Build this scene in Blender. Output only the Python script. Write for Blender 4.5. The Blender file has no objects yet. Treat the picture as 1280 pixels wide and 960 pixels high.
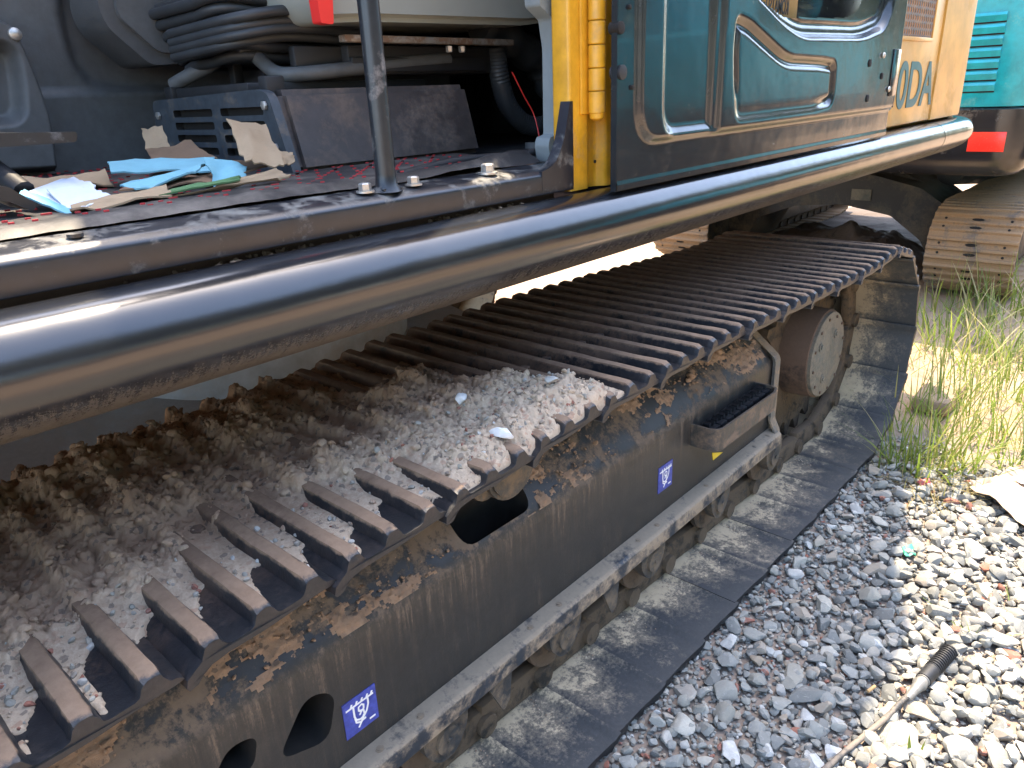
import bpy, bmesh, math, random
import numpy as np
from mathutils import Vector, Matrix
rad = math.radians
random.seed(7)
SC = bpy.context.scene
COL = SC.collection

# ------------------------------------------------------------------ camera, world, sun, exposure
RM = np.array([[0.66567844, -0.74505626, -0.04199266],
               [-0.29861533, -0.21438561, -0.92998263],
               [0.68388676, 0.63160904, -0.3651971]])
FPX = 922.0
CAM = np.array([0.0, 0.0, 1.355])
cam_d = bpy.data.cameras.new("camera")
cam = bpy.data.objects.new("camera", cam_d)
COL.objects.link(cam)
cam_d.sensor_width = 36.0
cam_d.lens = 36.0 * FPX / 1280.0
cam_d.clip_start = 0.02
cam_d.clip_end = 3000
mw = Matrix.Identity(4)
for i in range(3):
    mw[i][0] = RM[0][i]; mw[i][1] = -RM[1][i]; mw[i][2] = -RM[2][i]; mw[i][3] = CAM[i]
cam.matrix_world = mw
SC.camera = cam

SUN = Vector((0.38, 0.17, 1.0)).normalized()          # towards the sun
w = bpy.data.worlds.new("World"); SC.world = w; w.use_nodes = True
nt = w.node_tree
sky = nt.nodes.new("ShaderNodeTexSky"); sky.sky_type = 'NISHITA'; sky.sun_disc = False
sky.sun_elevation = math.asin(SUN.z)
sky.sun_rotation = math.atan2(SUN.x, SUN.y)
sky.air_density = 1.0; sky.dust_density = 2.0; sky.ozone_density = .1
nt.links.new(sky.outputs[0], nt.nodes['Background'].inputs[0])
nt.nodes['Background'].inputs[1].default_value = 0.15
sd = bpy.data.lights.new("sun", 'SUN'); sd.energy = 2.1; sd.angle = rad(0.53); sd.color = (1.0, 0.82, 0.58)
so = bpy.data.objects.new("sun", sd); COL.objects.link(so)
so.rotation_euler = SUN.to_track_quat('Z', 'Y').to_euler()
vs = SC.view_settings
vs.view_transform = 'Standard'; vs.look = 'None'; vs.exposure = 2.85; vs.gamma = 1.0

# ------------------------------------------------------------------ photograph pixel -> point on a real plane
def ray(px, py):
    return RM.T @ np.array([(px - 640) / FPX, (py - 480) / FPX, 1.0])
def Wy(px, py, y): v = ray(px, py); return CAM + v * (y / v[1])
def Wx(px, py, x): v = ray(px, py); return CAM + v * (x / v[0])
def Wz(px, py, z): v = ray(px, py); return CAM + v * ((z - CAM[2]) / v[2])

# ------------------------------------------------------------------ numpy noise
def _hash(ix, iy, iz, s):
    h = (ix.astype(np.int64) * 374761393 + iy.astype(np.int64) * 668265263 + iz.astype(np.int64) * 2147483647 + s * 974634777) & 0xffffffff
    h = ((h ^ (h >> 13)) * 1274126177) & 0xffffffff
    h = ((h ^ (h >> 16)) * 2246822519) & 0xffffffff
    return ((h ^ (h >> 15)) & 0xffff) / 65535.0
def vnoise(x, y, z=None, s=0):
    x = np.asarray(x, float); y = np.asarray(y, float)
    z = np.zeros_like(x) if z is None else np.asarray(z, float)
    ix, iy, iz = np.floor(x), np.floor(y), np.floor(z)
    fx, fy, fz = x - ix, y - iy, z - iz
    fx = fx * fx * fx * (fx * (fx * 6 - 15) + 10); fy = fy * fy * fy * (fy * (fy * 6 - 15) + 10); fz = fz * fz * (3 - 2 * fz)
    r = 0
    for a in (0, 1):
        for b in (0, 1):
            for c in (0, 1):
                wgt = (fx if a else 1 - fx) * (fy if b else 1 - fy) * (fz if c else 1 - fz)
                r = r + wgt * _hash(ix + a, iy + b, iz + c, s)
    return r
def fbm(x, y, z=None, s=0, o=4, g=.5):
    r = 0; a = 1; t = 0; k = 1
    for i in range(o):
        r = r + a * vnoise(np.asarray(x) * k + 17.3 * i, np.asarray(y) * k - 9.1 * i, None if z is None else np.asarray(z) * k, s + i)
        t += a; a *= g; k *= 2.03
    return r / t
def worley(x, y, s=0):
    ix, iy = np.floor(x), np.floor(y)
    d1 = np.full(np.shape(x), 9.0); d2 = d1.copy(); idv = np.zeros(np.shape(x))
    for a in (-1, 0, 1):
        for b in (-1, 0, 1):
            cx = ix + a + _hash(ix + a, iy + b, ix * 0, s); cy = iy + b + _hash(ix + a, iy + b, ix * 0 + 1, s + 5)
            d = np.hypot(x - cx, y - cy); hid = _hash(ix + a, iy + b, ix * 0 + 2, s + 9)
            n = d < d1
            d2 = np.where(n, d1, np.minimum(d2, d)); idv = np.where(n, hid, idv); d1 = np.where(n, d, d1)
    return d1, d2, idv
def sstep(a, b, x):
    t = np.clip((x - a) / (b - a), 0, 1); return t * t * (3 - 2 * t)

# ------------------------------------------------------------------ materials
MATS = {}
class G:
    def __init__(s, name):
        s.m = bpy.data.materials.new(name); s.m.use_nodes = True
        s.t = s.m.node_tree; s.b = s.t.nodes['Principled BSDF']; s.n = s.t.nodes; s.l = s.t.links
        s.geo = s.n.new('ShaderNodeNewGeometry')
        s.pos = s.geo.outputs['Position']
    def link(s, a, b): s.l.new(a, b)
    def noise(s, scale, detail=6, rough=.6, vec=None, dist=0, stretch=None):
        v = vec or s.pos
        if stretch:
            mp = s.n.new('ShaderNodeMapping'); mp.inputs['Scale'].default_value = stretch; s.link(v, mp.inputs[0]); v = mp.outputs[0]
        n = s.n.new('ShaderNodeTexNoise'); n.inputs['Scale'].default_value = scale; n.inputs['Detail'].default_value = detail
        n.inputs['Roughness'].default_value = rough; n.inputs['Distortion'].default_value = dist; s.link(v, n.inputs['Vector'])
        return n.outputs['Fac']
    def voro(s, scale, feature='F1', vec=None, out='Distance'):
        n = s.n.new('ShaderNodeTexVoronoi'); n.feature = feature; n.inputs['Scale'].default_value = scale; s.link(vec or s.pos, n.inputs['Vector'])
        return n.outputs[out]
    def ramp(s, f, *st, interp='LINEAR'):
        r = s.n.new('ShaderNodeValToRGB'); s.link(f, r.inputs[0]); cr = r.color_ramp; cr.interpolation = interp
        while len(cr.elements) < len(st): cr.elements.new(.5)
        for e, (p, c) in zip(cr.elements, st):
            e.position = p; e.color = (c, c, c, 1) if isinstance(c, (int, float)) else (*c, 1)
        return r.outputs[0]
    def math(s, op, a, b=0, c=0):
        n = s.n.new('ShaderNodeMath'); n.operation = op
        for i, v in enumerate((a, b, c)):
            if isinstance(v, (int, float)): n.inputs[i].default_value = v
            else: s.link(v, n.inputs[i])
        return n.outputs[0]
    def mix(s, f, a, b, mode='MIX'):
        n = s.n.new('ShaderNodeMix'); n.data_type = 'RGBA'; n.blend_type = mode
        for k, v in ((0, f), (6, a), (7, b)):
            if isinstance(v, (int, float)): n.inputs[k].default_value = v
            elif isinstance(v, tuple): n.inputs[k].default_value = (*v, 1)
            else: s.link(v, n.inputs[k])
        return n.outputs[2]
    def sep(s, v):
        n = s.n.new('ShaderNodeSeparateXYZ'); s.link(v, n.inputs[0]); return n.outputs
    def bump(s, h, strength=.3, dist=.002):
        n = s.n.new('ShaderNodeBump'); n.inputs['Strength'].default_value = strength; n.inputs['Distance'].default_value = dist
        if s.b.inputs['Normal'].links:
            s.link(s.b.inputs['Normal'].links[0].from_socket, n.inputs['Normal'])
        s.link(h, n.inputs['Height']); s.link(n.outputs[0], s.b.inputs['Normal']); return s
    def set(s, **k):
        for a, v in k.items():
            i = s.b.inputs[{'col': 'Base Color', 'rough': 'Roughness', 'metal': 'Metallic', 'spec': 'Specular IOR Level', 'coat': 'Coat Weight', 'coatr': 'Coat Roughness', 'trans': 'Transmission Weight', 'alpha': 'Alpha', 'sss': 'Subsurface Weight'}[a]]
            if isinstance(v, (int, float)): i.default_value = v
            elif isinstance(v, tuple): i.default_value = (*v, 1)
            else: s.link(v, i)
        return s
    def attr(s, name):
        n = s.n.new('ShaderNodeAttribute'); n.attribute_name = name; return n

def paint(name, col, dust=(.30, .22, .15), amt=.35, rough=.4, scale=9, up=.5, dcol2=None, bump=.25, metal=0, fine=90, coat=0, spec=.5, lo=.0):
    """painted metal with dust/dirt patches; amt: share covered; up: extra on faces that look up"""
    g = G(name)
    n1 = g.noise(scale, 8, .65, dist=.4); n2 = g.noise(fine, 5, .7)
    nz = g.sep(g.geo.outputs['Normal'])[2]
    s = g.math('ADD', g.math('MULTIPLY', n1, .75), g.math('MULTIPLY', n2, .25))
    s = g.math('ADD', s, g.math('MULTIPLY', g.math('MAXIMUM', nz, 0), up * .18))
    f = g.ramp(s, (max(0, .62 - amt * .35 - .05), lo), (min(1, .62 - amt * .35 + .07), 1.0))
    dc = g.mix(n2, tuple(c * .75 for c in dust), dcol2 or tuple(min(1, c * 1.2) for c in dust))
    base = g.mix(g.ramp(g.noise(scale * 3, 4), (.35, 0.0), (.7, 1.0)), tuple(c * .8 for c in col), tuple(min(1, c * 1.15) for c in col))
    g.set(col=g.mix(f, base, dc), rough=g.ramp(f, (0, rough), (1, .9)), metal=metal, coat=coat, spec=spec)
    g.bump(g.math('ADD', g.math('MULTIPLY', f, .6), g.math('MULTIPLY', n2, .4)), bump, .0015)
    return g.m
def plain(name, col, rough=.5, metal=0, var=.15, scale=20, bump=0, coat=0, **k):
    g = G(name); n = g.noise(scale, 6)
    g.set(col=g.mix(g.ramp(n, (.3, 0.0), (.7, 1.0)), tuple(c * (1 - var) for c in col), tuple(min(1, c * (1 + var)) for c in col)),
          rough=g.ramp(n, (.3, rough * .85), (.7, min(1, rough * 1.15))), metal=metal, coat=coat, **k)
    if bump: g.bump(g.noise(scale * 6, 6), bump, .001)
    return g.m

# crawler shoes: black paint, rust brown on grouser tops, dry dust lying on flat faces
def shoe_mat():
    g = G('shoe_paint')
    tc = g.n.new('ShaderNodeTexCoord'); oz = g.sep(tc.outputs['Object'])[2]
    P = g.sep(g.pos)
    n1 = g.noise(14, 8, .7, dist=.3); n2 = g.noise(120, 5, .75); n3 = g.noise(45, 6, .7)
    top = g.math('ADD', g.ramp(g.math('MULTIPLY', oz, 20), (.42, 0.0), (.66, 1.0)), g.math('MULTIPLY', g.math('SUBTRACT', n3, .5), 1.3))
    topf = g.ramp(top, (.35, 0.0), (.65, .9))
    rust = g.mix(n3, (.13, .078, .048), (.31, .215, .145))
    black = g.mix(n2, (.004, .005, .007), (.022, .026, .032))
    c = g.mix(topf, black, rust)
    # brown dust everywhere on far part (y > .8), patchy
    far = g.ramp(P[1], (.70, 0.0), (1.0, 1.0))
    dz = g.math('ADD', g.math('ADD', g.math('MULTIPLY', n1, .6), g.math('MULTIPLY', n2, .3)), g.math('MULTIPLY', far, .12))
    inner = g.ramp(g.math('MULTIPLY', oz, 100), (.0, 1.0), (.02, 0.0))
    dirt = g.math('MULTIPLY', g.ramp(dz, (.45, 0.0), (.56, .9)), g.ramp(P[1], (.74, .15), (.86, 1.0)))
    c = g.mix(dirt, c, g.mix(n3, (.085, .05, .034), (.19, .125, .085)))
    g.set(col=c, rough=g.ramp(g.math('MAXIMUM', dirt, topf), (0, .42), (1, .9)), spec=.45)
    g.bump(n3, .5, .002).bump(n2, .35, .0008)
    return g.m
def inner_mat():
    g = G('shoe_inner_face'); P = g.sep(g.pos)
    tc = g.n.new('ShaderNodeTexCoord'); ox = g.sep(tc.outputs['Object'])[0]; trough = g.ramp(g.math('MULTIPLY', ox, 5), (.0, 0.0), (.10, .22), (.34, .0), (.72, 0.0), (.86, .30))  # dust left off near the joints, also painting the overlap's shade dark
    n1 = g.noise(11, 8, .7, dist=.5); n2 = g.noise(110, 6, .8); n3 = g.noise(35, 6, .75)
    near = g.ramp(P[1], (.68, 0.0), (.80, .45), (.95, 1.0))
    low = g.ramp(P[2], (.10, 1.0), (.5, .35))
    s = g.math('ADD', g.math('ADD', g.math('MULTIPLY', n1, .45), g.math('MULTIPLY', n2, .42)), g.math('ADD', g.math('MULTIPLY', near, .30), g.math('MULTIPLY', n3, .34)))
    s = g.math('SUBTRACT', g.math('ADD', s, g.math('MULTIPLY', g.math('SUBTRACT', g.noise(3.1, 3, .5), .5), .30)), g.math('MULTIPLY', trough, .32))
    f = g.ramp(s, (.64, 0.03), (.76, .30), (.83, .95))
    c = g.mix(n2, g.mix(n3, (.006, .008, .011), (.030, .036, .045)), (.07, .078, .085))
    d = g.mix(n1, (.36, .27, .165), (.66, .53, .35))
    d = g.mix(low, (.20, .16, .11), d)
    g.set(col=g.mix(f, c, d), rough=g.ramp(f, (0, .38), (1, .92)))
    g.bump(g.math('ADD', f, g.math('MULTIPLY', n2, .5)), .35, .0015)
    return g.m
def frame_mat():
    g = G('frame_paint'); P = g.sep(g.pos); nz = g.sep(g.geo.outputs['Normal'])[2]
    n1 = g.noise(9, 9, .7, dist=.4); n2 = g.noise(140, 6, .8); n3 = g.noise(30, 7, .7)
    streak = g.noise(7, 6, .8, stretch=(8, 8, .55)); st2 = g.noise(30, 5, .7, stretch=(6, 6, .5))
    up = g.ramp(nz, (.2, 0.0), (.6, 1.0))
    zz = g.ramp(P[2], (.30, .22), (.42, 0.0), (.55, .62))
    side = g.math('ADD', g.math('ADD', g.math('MULTIPLY', streak, .62), g.math('MULTIPLY', zz, .22)), g.math('ADD', g.math('MULTIPLY', n2, .2), g.math('MULTIPLY', st2, .13)))
    sf = g.ramp(side, (.50, .0), (.60, .13), (.68, .85))
    tf = g.ramp(g.math('ADD', g.math('MULTIPLY', n1, .60), g.math('ADD', g.math('MULTIPLY', n2, .15), g.math('MULTIPLY', n3, .25))), (.49, 0.0), (.54, .9))
    f = g.math('ADD', g.math('MULTIPLY', sf, g.math('SUBTRACT', 1, up)), g.math('MULTIPLY', tf, up))
    base = g.mix(n3, (.013, .014, .015), (.036, .037, .038))
    dust = g.mix(n3, (.10, .075, .054), (.26, .20, .15))
    g.set(col=g.mix(f, base, dust), rough=g.ramp(f, (0, .42), (1, .92)))
    g.bump(g.math('ADD', f, g.math('MULTIPLY', n2, .6)), .4, .0015)
    return g.m
def mud_mat():
    g = G('dried_mud'); a = g.attr('dry')
    n1 = g.noise(30, 8, .7); n2 = g.noise(260, 5, .8); n3 = g.noise(110, 6, .8)
    cr = g.voro(38, 'DISTANCE_TO_EDGE', vec=None)
    brown = g.mix(n1, (.23, .15, .098), (.45, .32, .225))
    pale = g.mix(n3, (.33, .245, .17), (.62, .52, .40))
    f = g.math('ADD', a.outputs['Fac'], g.math('MULTIPLY', g.math('SUBTRACT', n3, .5), .9))
    c = g.mix(g.ramp(f, (.3, 0.0), (.8, 1.0)), brown, pale)
    # bits of brick and grit
    v = g.n.new('ShaderNodeTexVoronoi'); v.inputs['Scale'].default_value = 150; g.link(g.pos, v.inputs['Vector'])
    hs = g.sep(v.outputs['Color'])[0]
    c = g.mix(g.math('MULTIPLY', g.ramp(hs, (.90, 0.0), (.93, 1.0)), g.math('MULTIPLY', a.outputs['Fac'], .45)), c, (.34, .17, .11))
    c = g.mix(g.math('MULTIPLY', g.ramp(hs, (.06, 1.0), (.09, 0.0)), .6), c, (.10, .09, .085))
    g.set(col=c, rough=.95, spec=.15)
    g.bump(n1, .35, .005).bump(n3, .9, .003).bump(n2, .8, .0016)
    return g.m
def ground_mat():
    g = G('dry_soil'); n1 = g.noise(1.3, 8, .6); n2 = g.noise(14, 8, .7); n3 = g.noise(90, 5, .8)
    c = g.mix(g.ramp(n1, (.35, 0.0), (.65, 1.0)), (.30, .20, .125), (.44, .34, .24))
    c = g.mix(g.math('MULTIPLY', n2, .6), c, (.22, .15, .10))
    c = g.mix(g.ramp(n3, (.6, 0.0), (.75, .6)), c, (.45, .38, .30))
    g.set(col=c, rough=.95, spec=.2).bump(n2, .6, .02).bump(n3, .6, .004)
    return g.m
def stone_mat(kind):
    g = G('stone_' + kind)
    if kind == 'loose': src = g.attr('tint').outputs['Fac']
    else:
        oi = g.n.new('ShaderNodeObjectInfo'); src = oi.outputs['Random']
    n1 = g.noise(55, 7, .75); n2 = g.noise(260, 4, .8)
    c = g.ramp(src, (0, (.11, .113, .105)), (.16, (.21, .215, .20)), (.38, (.30, .305, .28)), (.55, (.26, .25, .21)), (.70, (.43, .415, .36)), (.82, (.30, .245, .18)), (.92, (.50, .50, .47)), (.972, (.56, .56, .53)), (.985, (.30, .12, .08)), interp='LINEAR')
    c = g.mix(g.math('MULTIPLY', g.ramp(n1, (.35, 0.0), (.68, 1.0)), .45), c, (.15, .145, .135))
    c = g.mix(g.ramp(n1, (.55, 0.0), (.75, .5)), c, (.55, .54, .52))
    g.set(col=c, rough=.85, spec=.25).bump(n1, .5, .004).bump(n2, .35, .001)
    return g.m
def grass_mat():
    g = G('grass_blade'); a = g.attr('tint').outputs['Fac']
    c = g.ramp(a, (0, (.07, .11, .02)), (.5, (.15, .20, .03)), (.8, (.25, .26, .05)), (1, (.38, .30, .14)))
    g.set(col=c, rough=.55)
    tr = g.n.new('ShaderNodeBsdfTranslucent'); g.link(g.mix(.5, c, (.25, .38, .05)), tr.inputs[0])
    ms = g.n.new('ShaderNodeMixShader'); ms.inputs[0].default_value = .4
    g.link(g.b.outputs[0], ms.inputs[1]); g.link(tr.outputs[0], ms.inputs[2]); g.link(ms.outputs[0], g.n['Material Output'].inputs[0])
    return g.m
def door_mat():
    g = G('door_black_gloss'); P = g.sep(g.pos)
    n1 = g.noise(6, 3, .5); n2 = g.noise(150, 6, .8); n3 = g.noise(20, 7, .75); sc = g.noise(30, 5, .7, stretch=(1, 1, 6))
    low = g.ramp(P[2], (1.19, 1.0), (1.27, 0.0))
    f = g.ramp(g.math('ADD', g.math('ADD', g.math('MULTIPLY', n3, .55), g.math('MULTIPLY', n2, .25)), g.math('MULTIPLY', low, .22)), (.66, 0.0), (.86, .35))
    g.set(col=g.mix(f, (.014, .018, .022), (.13, .115, .095)), rough=g.math('ADD', g.ramp(f, (0, .14), (.6, .55)), g.math('MULTIPLY', sc, .10)), spec=.6, coat=.25, coatr=.05)
    g.bump(n1, .25, .012).bump(n2, .06, .0006)
    return g.m
def tube_mat():
    g = G('skirt_black_gloss'); nz = g.sep(g.geo.outputs['Normal'])[2]
    n1 = g.noise(5, 3, .5); n2 = g.noise(300, 5, .85); n3 = g.noise(24, 6, .7, stretch=(1, 4, 4)); n4 = g.noise(60, 5, .7, stretch=(3.0, .4, .4))
    under = g.ramp(g.math('MULTIPLY', nz, -1), (-.1, 0.0), (.35, 0.0), (.85, 1.0))
    sp = g.ramp(g.math('ADD', g.math('ADD', g.math('MULTIPLY', n2, .5), g.math('MULTIPLY', n4, .30)), g.math('MULTIPLY', under, .22)), (.50, 0.0), (.68, .6))
    g.set(col=g.mix(sp, (.012, .013, .016), (.17, .15, .125)), rough=g.math('ADD', g.ramp(sp, (0, .13), (1, .6)), g.math('MULTIPLY', n3, .10)), spec=.75, coat=.12, coatr=.1)
    g.bump(n1, .3, .01).bump(n2, .10, .0006)
    return g.m
def mat_mat():
    g = G('floor_mat_leather'); P = g.sep(g.pos); n = g.noise(180, 4); n2 = g.noise(12, 7, .7)
    g.set(col=g.mix(g.ramp(n2, (.45, 0.0), (.65, .55)), (.014, .014, .016), (.17, .15, .13)), rough=.55).bump(n, .2, .0008)
    return g.m
def card_mat(name, col, blue=False):
    g = G(name); n = g.noise(25, 6, .6); n2 = g.noise(90, 5, .7, stretch=(1, 5, 5))
    c = g.mix(n, tuple(v * .75 for v in col), col); c = g.mix(g.ramp(n2, (.55, 0.0), (.7, .35)), c, tuple(v * .5 for v in col))
    g.set(col=c, rough=.8, spec=.2).bump(n, .3, .003)
    return g.m

M = dict(
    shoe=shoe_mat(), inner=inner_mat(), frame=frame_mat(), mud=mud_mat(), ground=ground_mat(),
    stone=stone_mat('loose'), stone1=stone_mat('single'), grass=grass_mat(), door=door_mat(), tube=tube_mat(), mat=mat_mat(),
    rail=paint('rail_paint', (.030, .038, .050), dust=(.30, .24, .175), amt=.38, rough=.45, scale=14, up=.6, bump=.4),
    roller=paint('muddy_roller', (.02, .018, .016), dust=(.12, .085, .058), amt=.55, rough=.6, scale=16, up=.3, bump=.7),
    cover=paint('roller_cover', (.035, .038, .04), dust=(.15, .115, .08), amt=.35, rough=.5, scale=14, up=.2, bump=.5),
    chain=paint('muddy_chain', (.016, .014, .012), dust=(.11, .078, .05), amt=.5, rough=.6, scale=22, bump=.9),
    drum=paint('rusty_drum', (.038, .028, .024), dust=(.13, .085, .06), amt=.5, rough=.6, scale=7, bump=.4),
    disc=paint('cast_cover', (.115, .12, .105), dust=(.20, .175, .135), amt=.45, rough=.75, scale=8, up=0, bump=.6),
    edge=paint('plate_edge', (.10, .105, .105), dust=(.26, .2, .14), amt=.35, rough=.5, scale=20, bump=.3),
    step=paint('step_paint', (.045, .046, .045), dust=(.17, .125, .09), amt=.35, rough=.5, scale=14, bump=.4),
    rubber=plain('black_rubber', (.012, .013, .016), .55, bump=.2),
    black=paint('black_paint', (.012, .015, .020), dust=(.20, .19, .18), amt=.12, rough=.34, scale=16, up=.15, bump=.12, spec=.6),
    sill=paint('sill_paint', (.012, .014, .020), dust=(.16, .155, .14), amt=.06, rough=.32, scale=18, up=.35, bump=.15, spec=.7),
    deck=paint('muddy_deck', (.03, .025, .02), dust=(.17, .10, .065), amt=.9, rough=.6, scale=18, bump=.6),
    under=paint('carbody_skylit_paint', (.44, .54, .64), dust=(.42, .46, .50), amt=.3, rough=.42, scale=5, up=.6, bump=.3),  # pale blue-grey puts sky light into the carbody's colour
    dark=plain('dark_plastic', (.018, .019, .021), .55),
    cabw=plain('cab_trim_grey', (.095, .100, .102), .55, bump=.35, scale=60),
    cabw2=plain('cab_trim_dark', (.075, .078, .080), .55, bump=.35, scale=60),
    box=paint('seat_box_paint', (.045, .056, .068), dust=(.13, .11, .09), amt=.12, rough=.48, scale=22, up=.1, bump=.2),
    boxb=paint('seat_box_side', (.050, .042, .040), dust=(.11, .085, .07), amt=.25, rough=.5, scale=9, up=0, bump=.15),
    seatg=plain('seat_pan_grey', (.29, .31, .28), .45, var=.08, scale=6, bump=.1),
    bellow=plain('bellows_rubber', (.03, .034, .038), .5, bump=.1),
    rail_m=paint('bare_rail', (.33, .31, .27), dust=(.22, .14, .09), amt=.35, rough=.4, scale=30, metal=.5),
    bolt=plain('zinc_bolt', (.52, .50, .46), .35, metal=.7, scale=200, bump=.3),
    pillar=plain('grey_trim', (.20, .235, .245), .5, var=.06, scale=60, bump=.15),
    yellow=paint('yellow_paint', (.66, .34, .022), dust=(.45, .27, .08), amt=.10, rough=.33, scale=8, up=.1, bump=.05, spec=.6),
    yellow2=paint('pale_yellow_paint', (.60, .33, .075), dust=(.55, .40, .20), amt=.12, rough=.32, scale=3, up=.1, bump=.04, spec=.6),
    teal=paint('teal_paint', (.005, .36, .45), dust=(.12, .42, .42), amt=.0, rough=.3, scale=5, up=0, bump=.03, spec=.6),
    mskirt=paint('skirt_dark', (.014, .015, .018), dust=(.16, .14, .11), amt=.0, rough=.2, scale=5, up=0, bump=.04, spec=.7),
    red=plain('red_plastic', (.75, .035, .03), .4, var=.05),
    reflector=plain('red_reflector', (.85, .04, .025), .25, var=.06, scale=120),
    white=plain('white_print', (.78, .80, .84), .5, var=.04),
    blue=plain('blue_sticker', (.055, .075, .36), .35, var=.35, scale=90),
    yell=plain('yellow_sticker', (.75, .55, .03), .4, var=.1),
    textc=plain('teal_lettering', (.02, .11, .13), .4, var=.1),
    textd=plain('dark_lettering', (.06, .05, .05), .4),
    stitch=plain('red_thread', (.42, .03, .035), .7),
    card=card_mat('brown_cardboard', (.38, .28, .18)), cardd=card_mat('dark_cardboard', (.20, .13, .085)),
    cardb=card_mat('blue_print', (.20, .44, .54)), cardw=card_mat('white_paper', (.62, .68, .76)), cardg=card_mat('green_print', (.10, .20, .09)),
    cardp=card_mat('pale_cardboard', (.62, .46, .33)),
    track2=paint('tan_shoes', (.13, .11, .09), dust=(.29, .19, .105), amt=.6, rough=.6, scale=7, up=.2, bump=.4),
    slot=plain('slot_dark', (.01, .009, .008), .9),
    hose=paint('grey_hose', (.045, .048, .05), dust=(.20, .17, .14), amt=.3, rough=.6, scale=20),
    tan=plain('paper_filter', (.62, .38, .16), .8), greenp=plain('green_plastic', (.05, .30, .20), .6), pinkp=plain('pink_plastic', (.62, .18, .18), .6),
    leafy=plain('leaf_green', (.12, .26, .04), .5, var=.3),
)
gl = G('window_glass'); gl.set(col=(.01, .015, .02), rough=.03, trans=.0, alpha=.12, spec=.3); M['glass'] = gl.m

# ------------------------------------------------------------------ object helpers
def tag(o, label=None, cat=None, group=None, kind=None):
    if label: o['label'] = label
    if cat: o['category'] = cat
    if group: o['group'] = group
    if kind: o['kind'] = kind
    return o
def empty(name, loc, **k):
    o = bpy.data.objects.new(name, None); COL.objects.link(o); o.location = loc; o.empty_display_size = .1
    return tag(o, **k)
def wloc(o):
    v = Vector((0, 0, 0))
    while o: v += Vector(o.location); o = o.parent
    return v
def obj(name, bm, mats, parent=None, smooth=40, **k):
    if isinstance(bm, bmesh.types.BMesh):
        me = bpy.data.meshes.new(name); bm.to_mesh(me); bm.free()
    else: me = bm
    for m in (mats if isinstance(mats, (list, tuple)) else [mats]): me.materials.append(m)
    if parent: me.transform(Matrix.Translation(-wloc(parent)))
    if smooth:
        me.polygons.foreach_set('use_smooth', [True] * len(me.polygons)); me.set_sharp_from_angle(angle=rad(smooth))
    me.update()
    o = bpy.data.objects.new(name, me); COL.objects.link(o)
    if parent: o.parent = parent
    return tag(o, **k)
def inst(src, mat, parent=None, **k):
    o = src.copy(); COL.objects.link(o)
    if parent is not None: o.parent = parent
    o.matrix_local = mat
    for kk, v in k.items(): o[kk] = v
    return o
def B(): return bmesh.new()
def box(bm, x0, x1, y0, y1, z0, z1, bev=0, seg=2, mi=0, M4=None):
    r = bmesh.ops.create_cube(bm, size=1)
    vs_ = r['verts']
    for v in vs_: v.co = Vector(((x0 + x1) / 2 + v.co.x * (x1 - x0), (y0 + y1) / 2 + v.co.y * (y1 - y0), (z0 + z1) / 2 + v.co.z * (z1 - z0)))
    fs = {f for v in vs_ for f in v.link_faces}
    if bev:
        es = {e for v in vs_ for e in v.link_edges}
        rr = bmesh.ops.bevel(bm, geom=list(es), offset=bev, segments=seg, affect='EDGES', profile=.5)
        fs = set(rr['faces']) | {f for f in fs if f.is_valid}
        vs_ = list({v for f in fs for v in f.verts})
    for f in fs: f.material_index = mi
    if M4 is not None:
        for v in vs_: v.co = M4 @ v.co
    return vs_
def prism(bm, pts, axis, a, b, mi=0):
    """polygon pts in the two other axes extruded along axis from a to b"""
    def mk(p, t):
        if axis == 'x': return (t, p[0], p[1])
        if axis == 'y': return (p[0], t, p[1])
        return (p[0], p[1], t)
    A = [bm.verts.new(mk(p, a)) for p in pts]; Bv = [bm.verts.new(mk(p, b)) for p in pts]
    n = len(pts); fs = [bm.faces.new(A), bm.faces.new(Bv[::-1])]
    for i in range(n): fs.append(bm.faces.new((A[i], Bv[i], Bv[(i + 1) % n], A[(i + 1) % n])))
    for f in fs: f.material_index = mi
    bmesh.ops.recalc_face_normals(bm, faces=fs)
    return A + Bv
def rpoly(pts, r, n=5):
    """round the corners of a closed polygon"""
    out = []; N = len(pts)
    for i in range(N):
        p = Vector(pts[i]); a = Vector(pts[i - 1]) - p; b = Vector(pts[(i + 1) % N]) - p
        rr = r[i] if isinstance(r, (list, tuple)) else r
        k = min(rr, a.length * .49, b.length * .49)
        p0 = p + a.normalized() * k; p1 = p + b.normalized() * k
        if k < 1e-6: out.append(tuple(p)); continue
        for j in range(n + 1):
            t = j / n; out.append(tuple((1 - t) ** 2 * p0 + 2 * t * (1 - t) * p + t * t * p1))
    return out
def tube(bm, pts, r, seg=12, closed=False, cap=True, prof=None, mi=0):
    P = [Vector(p) for p in pts]; n = len(P); rings = []
    up = None
    for i, p in enumerate(P):
        t = ((P[(i + 1) % n] if (closed or i < n - 1) else P[i]) - (P[i - 1] if (closed or i > 0) else P[i])).normalized()
        if up is None:
            up = Vector((0, 0, 1)) if abs(t.z) < .9 else Vector((1, 0, 0))
        s = t.cross(up).normalized(); u = s.cross(t).normalized(); up = u
        ri = r[i] if isinstance(r, (list, tuple)) else r
        ring = []
        for j in range(seg):
            a = 2 * math.pi * j / seg
            ring.append(bm.verts.new(p + (s * math.cos(a) + u * math.sin(a)) * ri))
        rings.append(ring)
    for i in range(n if closed else n - 1):
        A, Bq = rings[i], rings[(i + 1) % n]
        for j in range(seg):
            f = bm.faces.new((A[j], A[(j + 1) % seg], Bq[(j + 1) % seg], Bq[j])); f.material_index = mi
    if cap and not closed:
        bm.faces.new(rings[0][::-1]).material_index = mi; bm.faces.new(rings[-1]).material_index = mi
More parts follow.
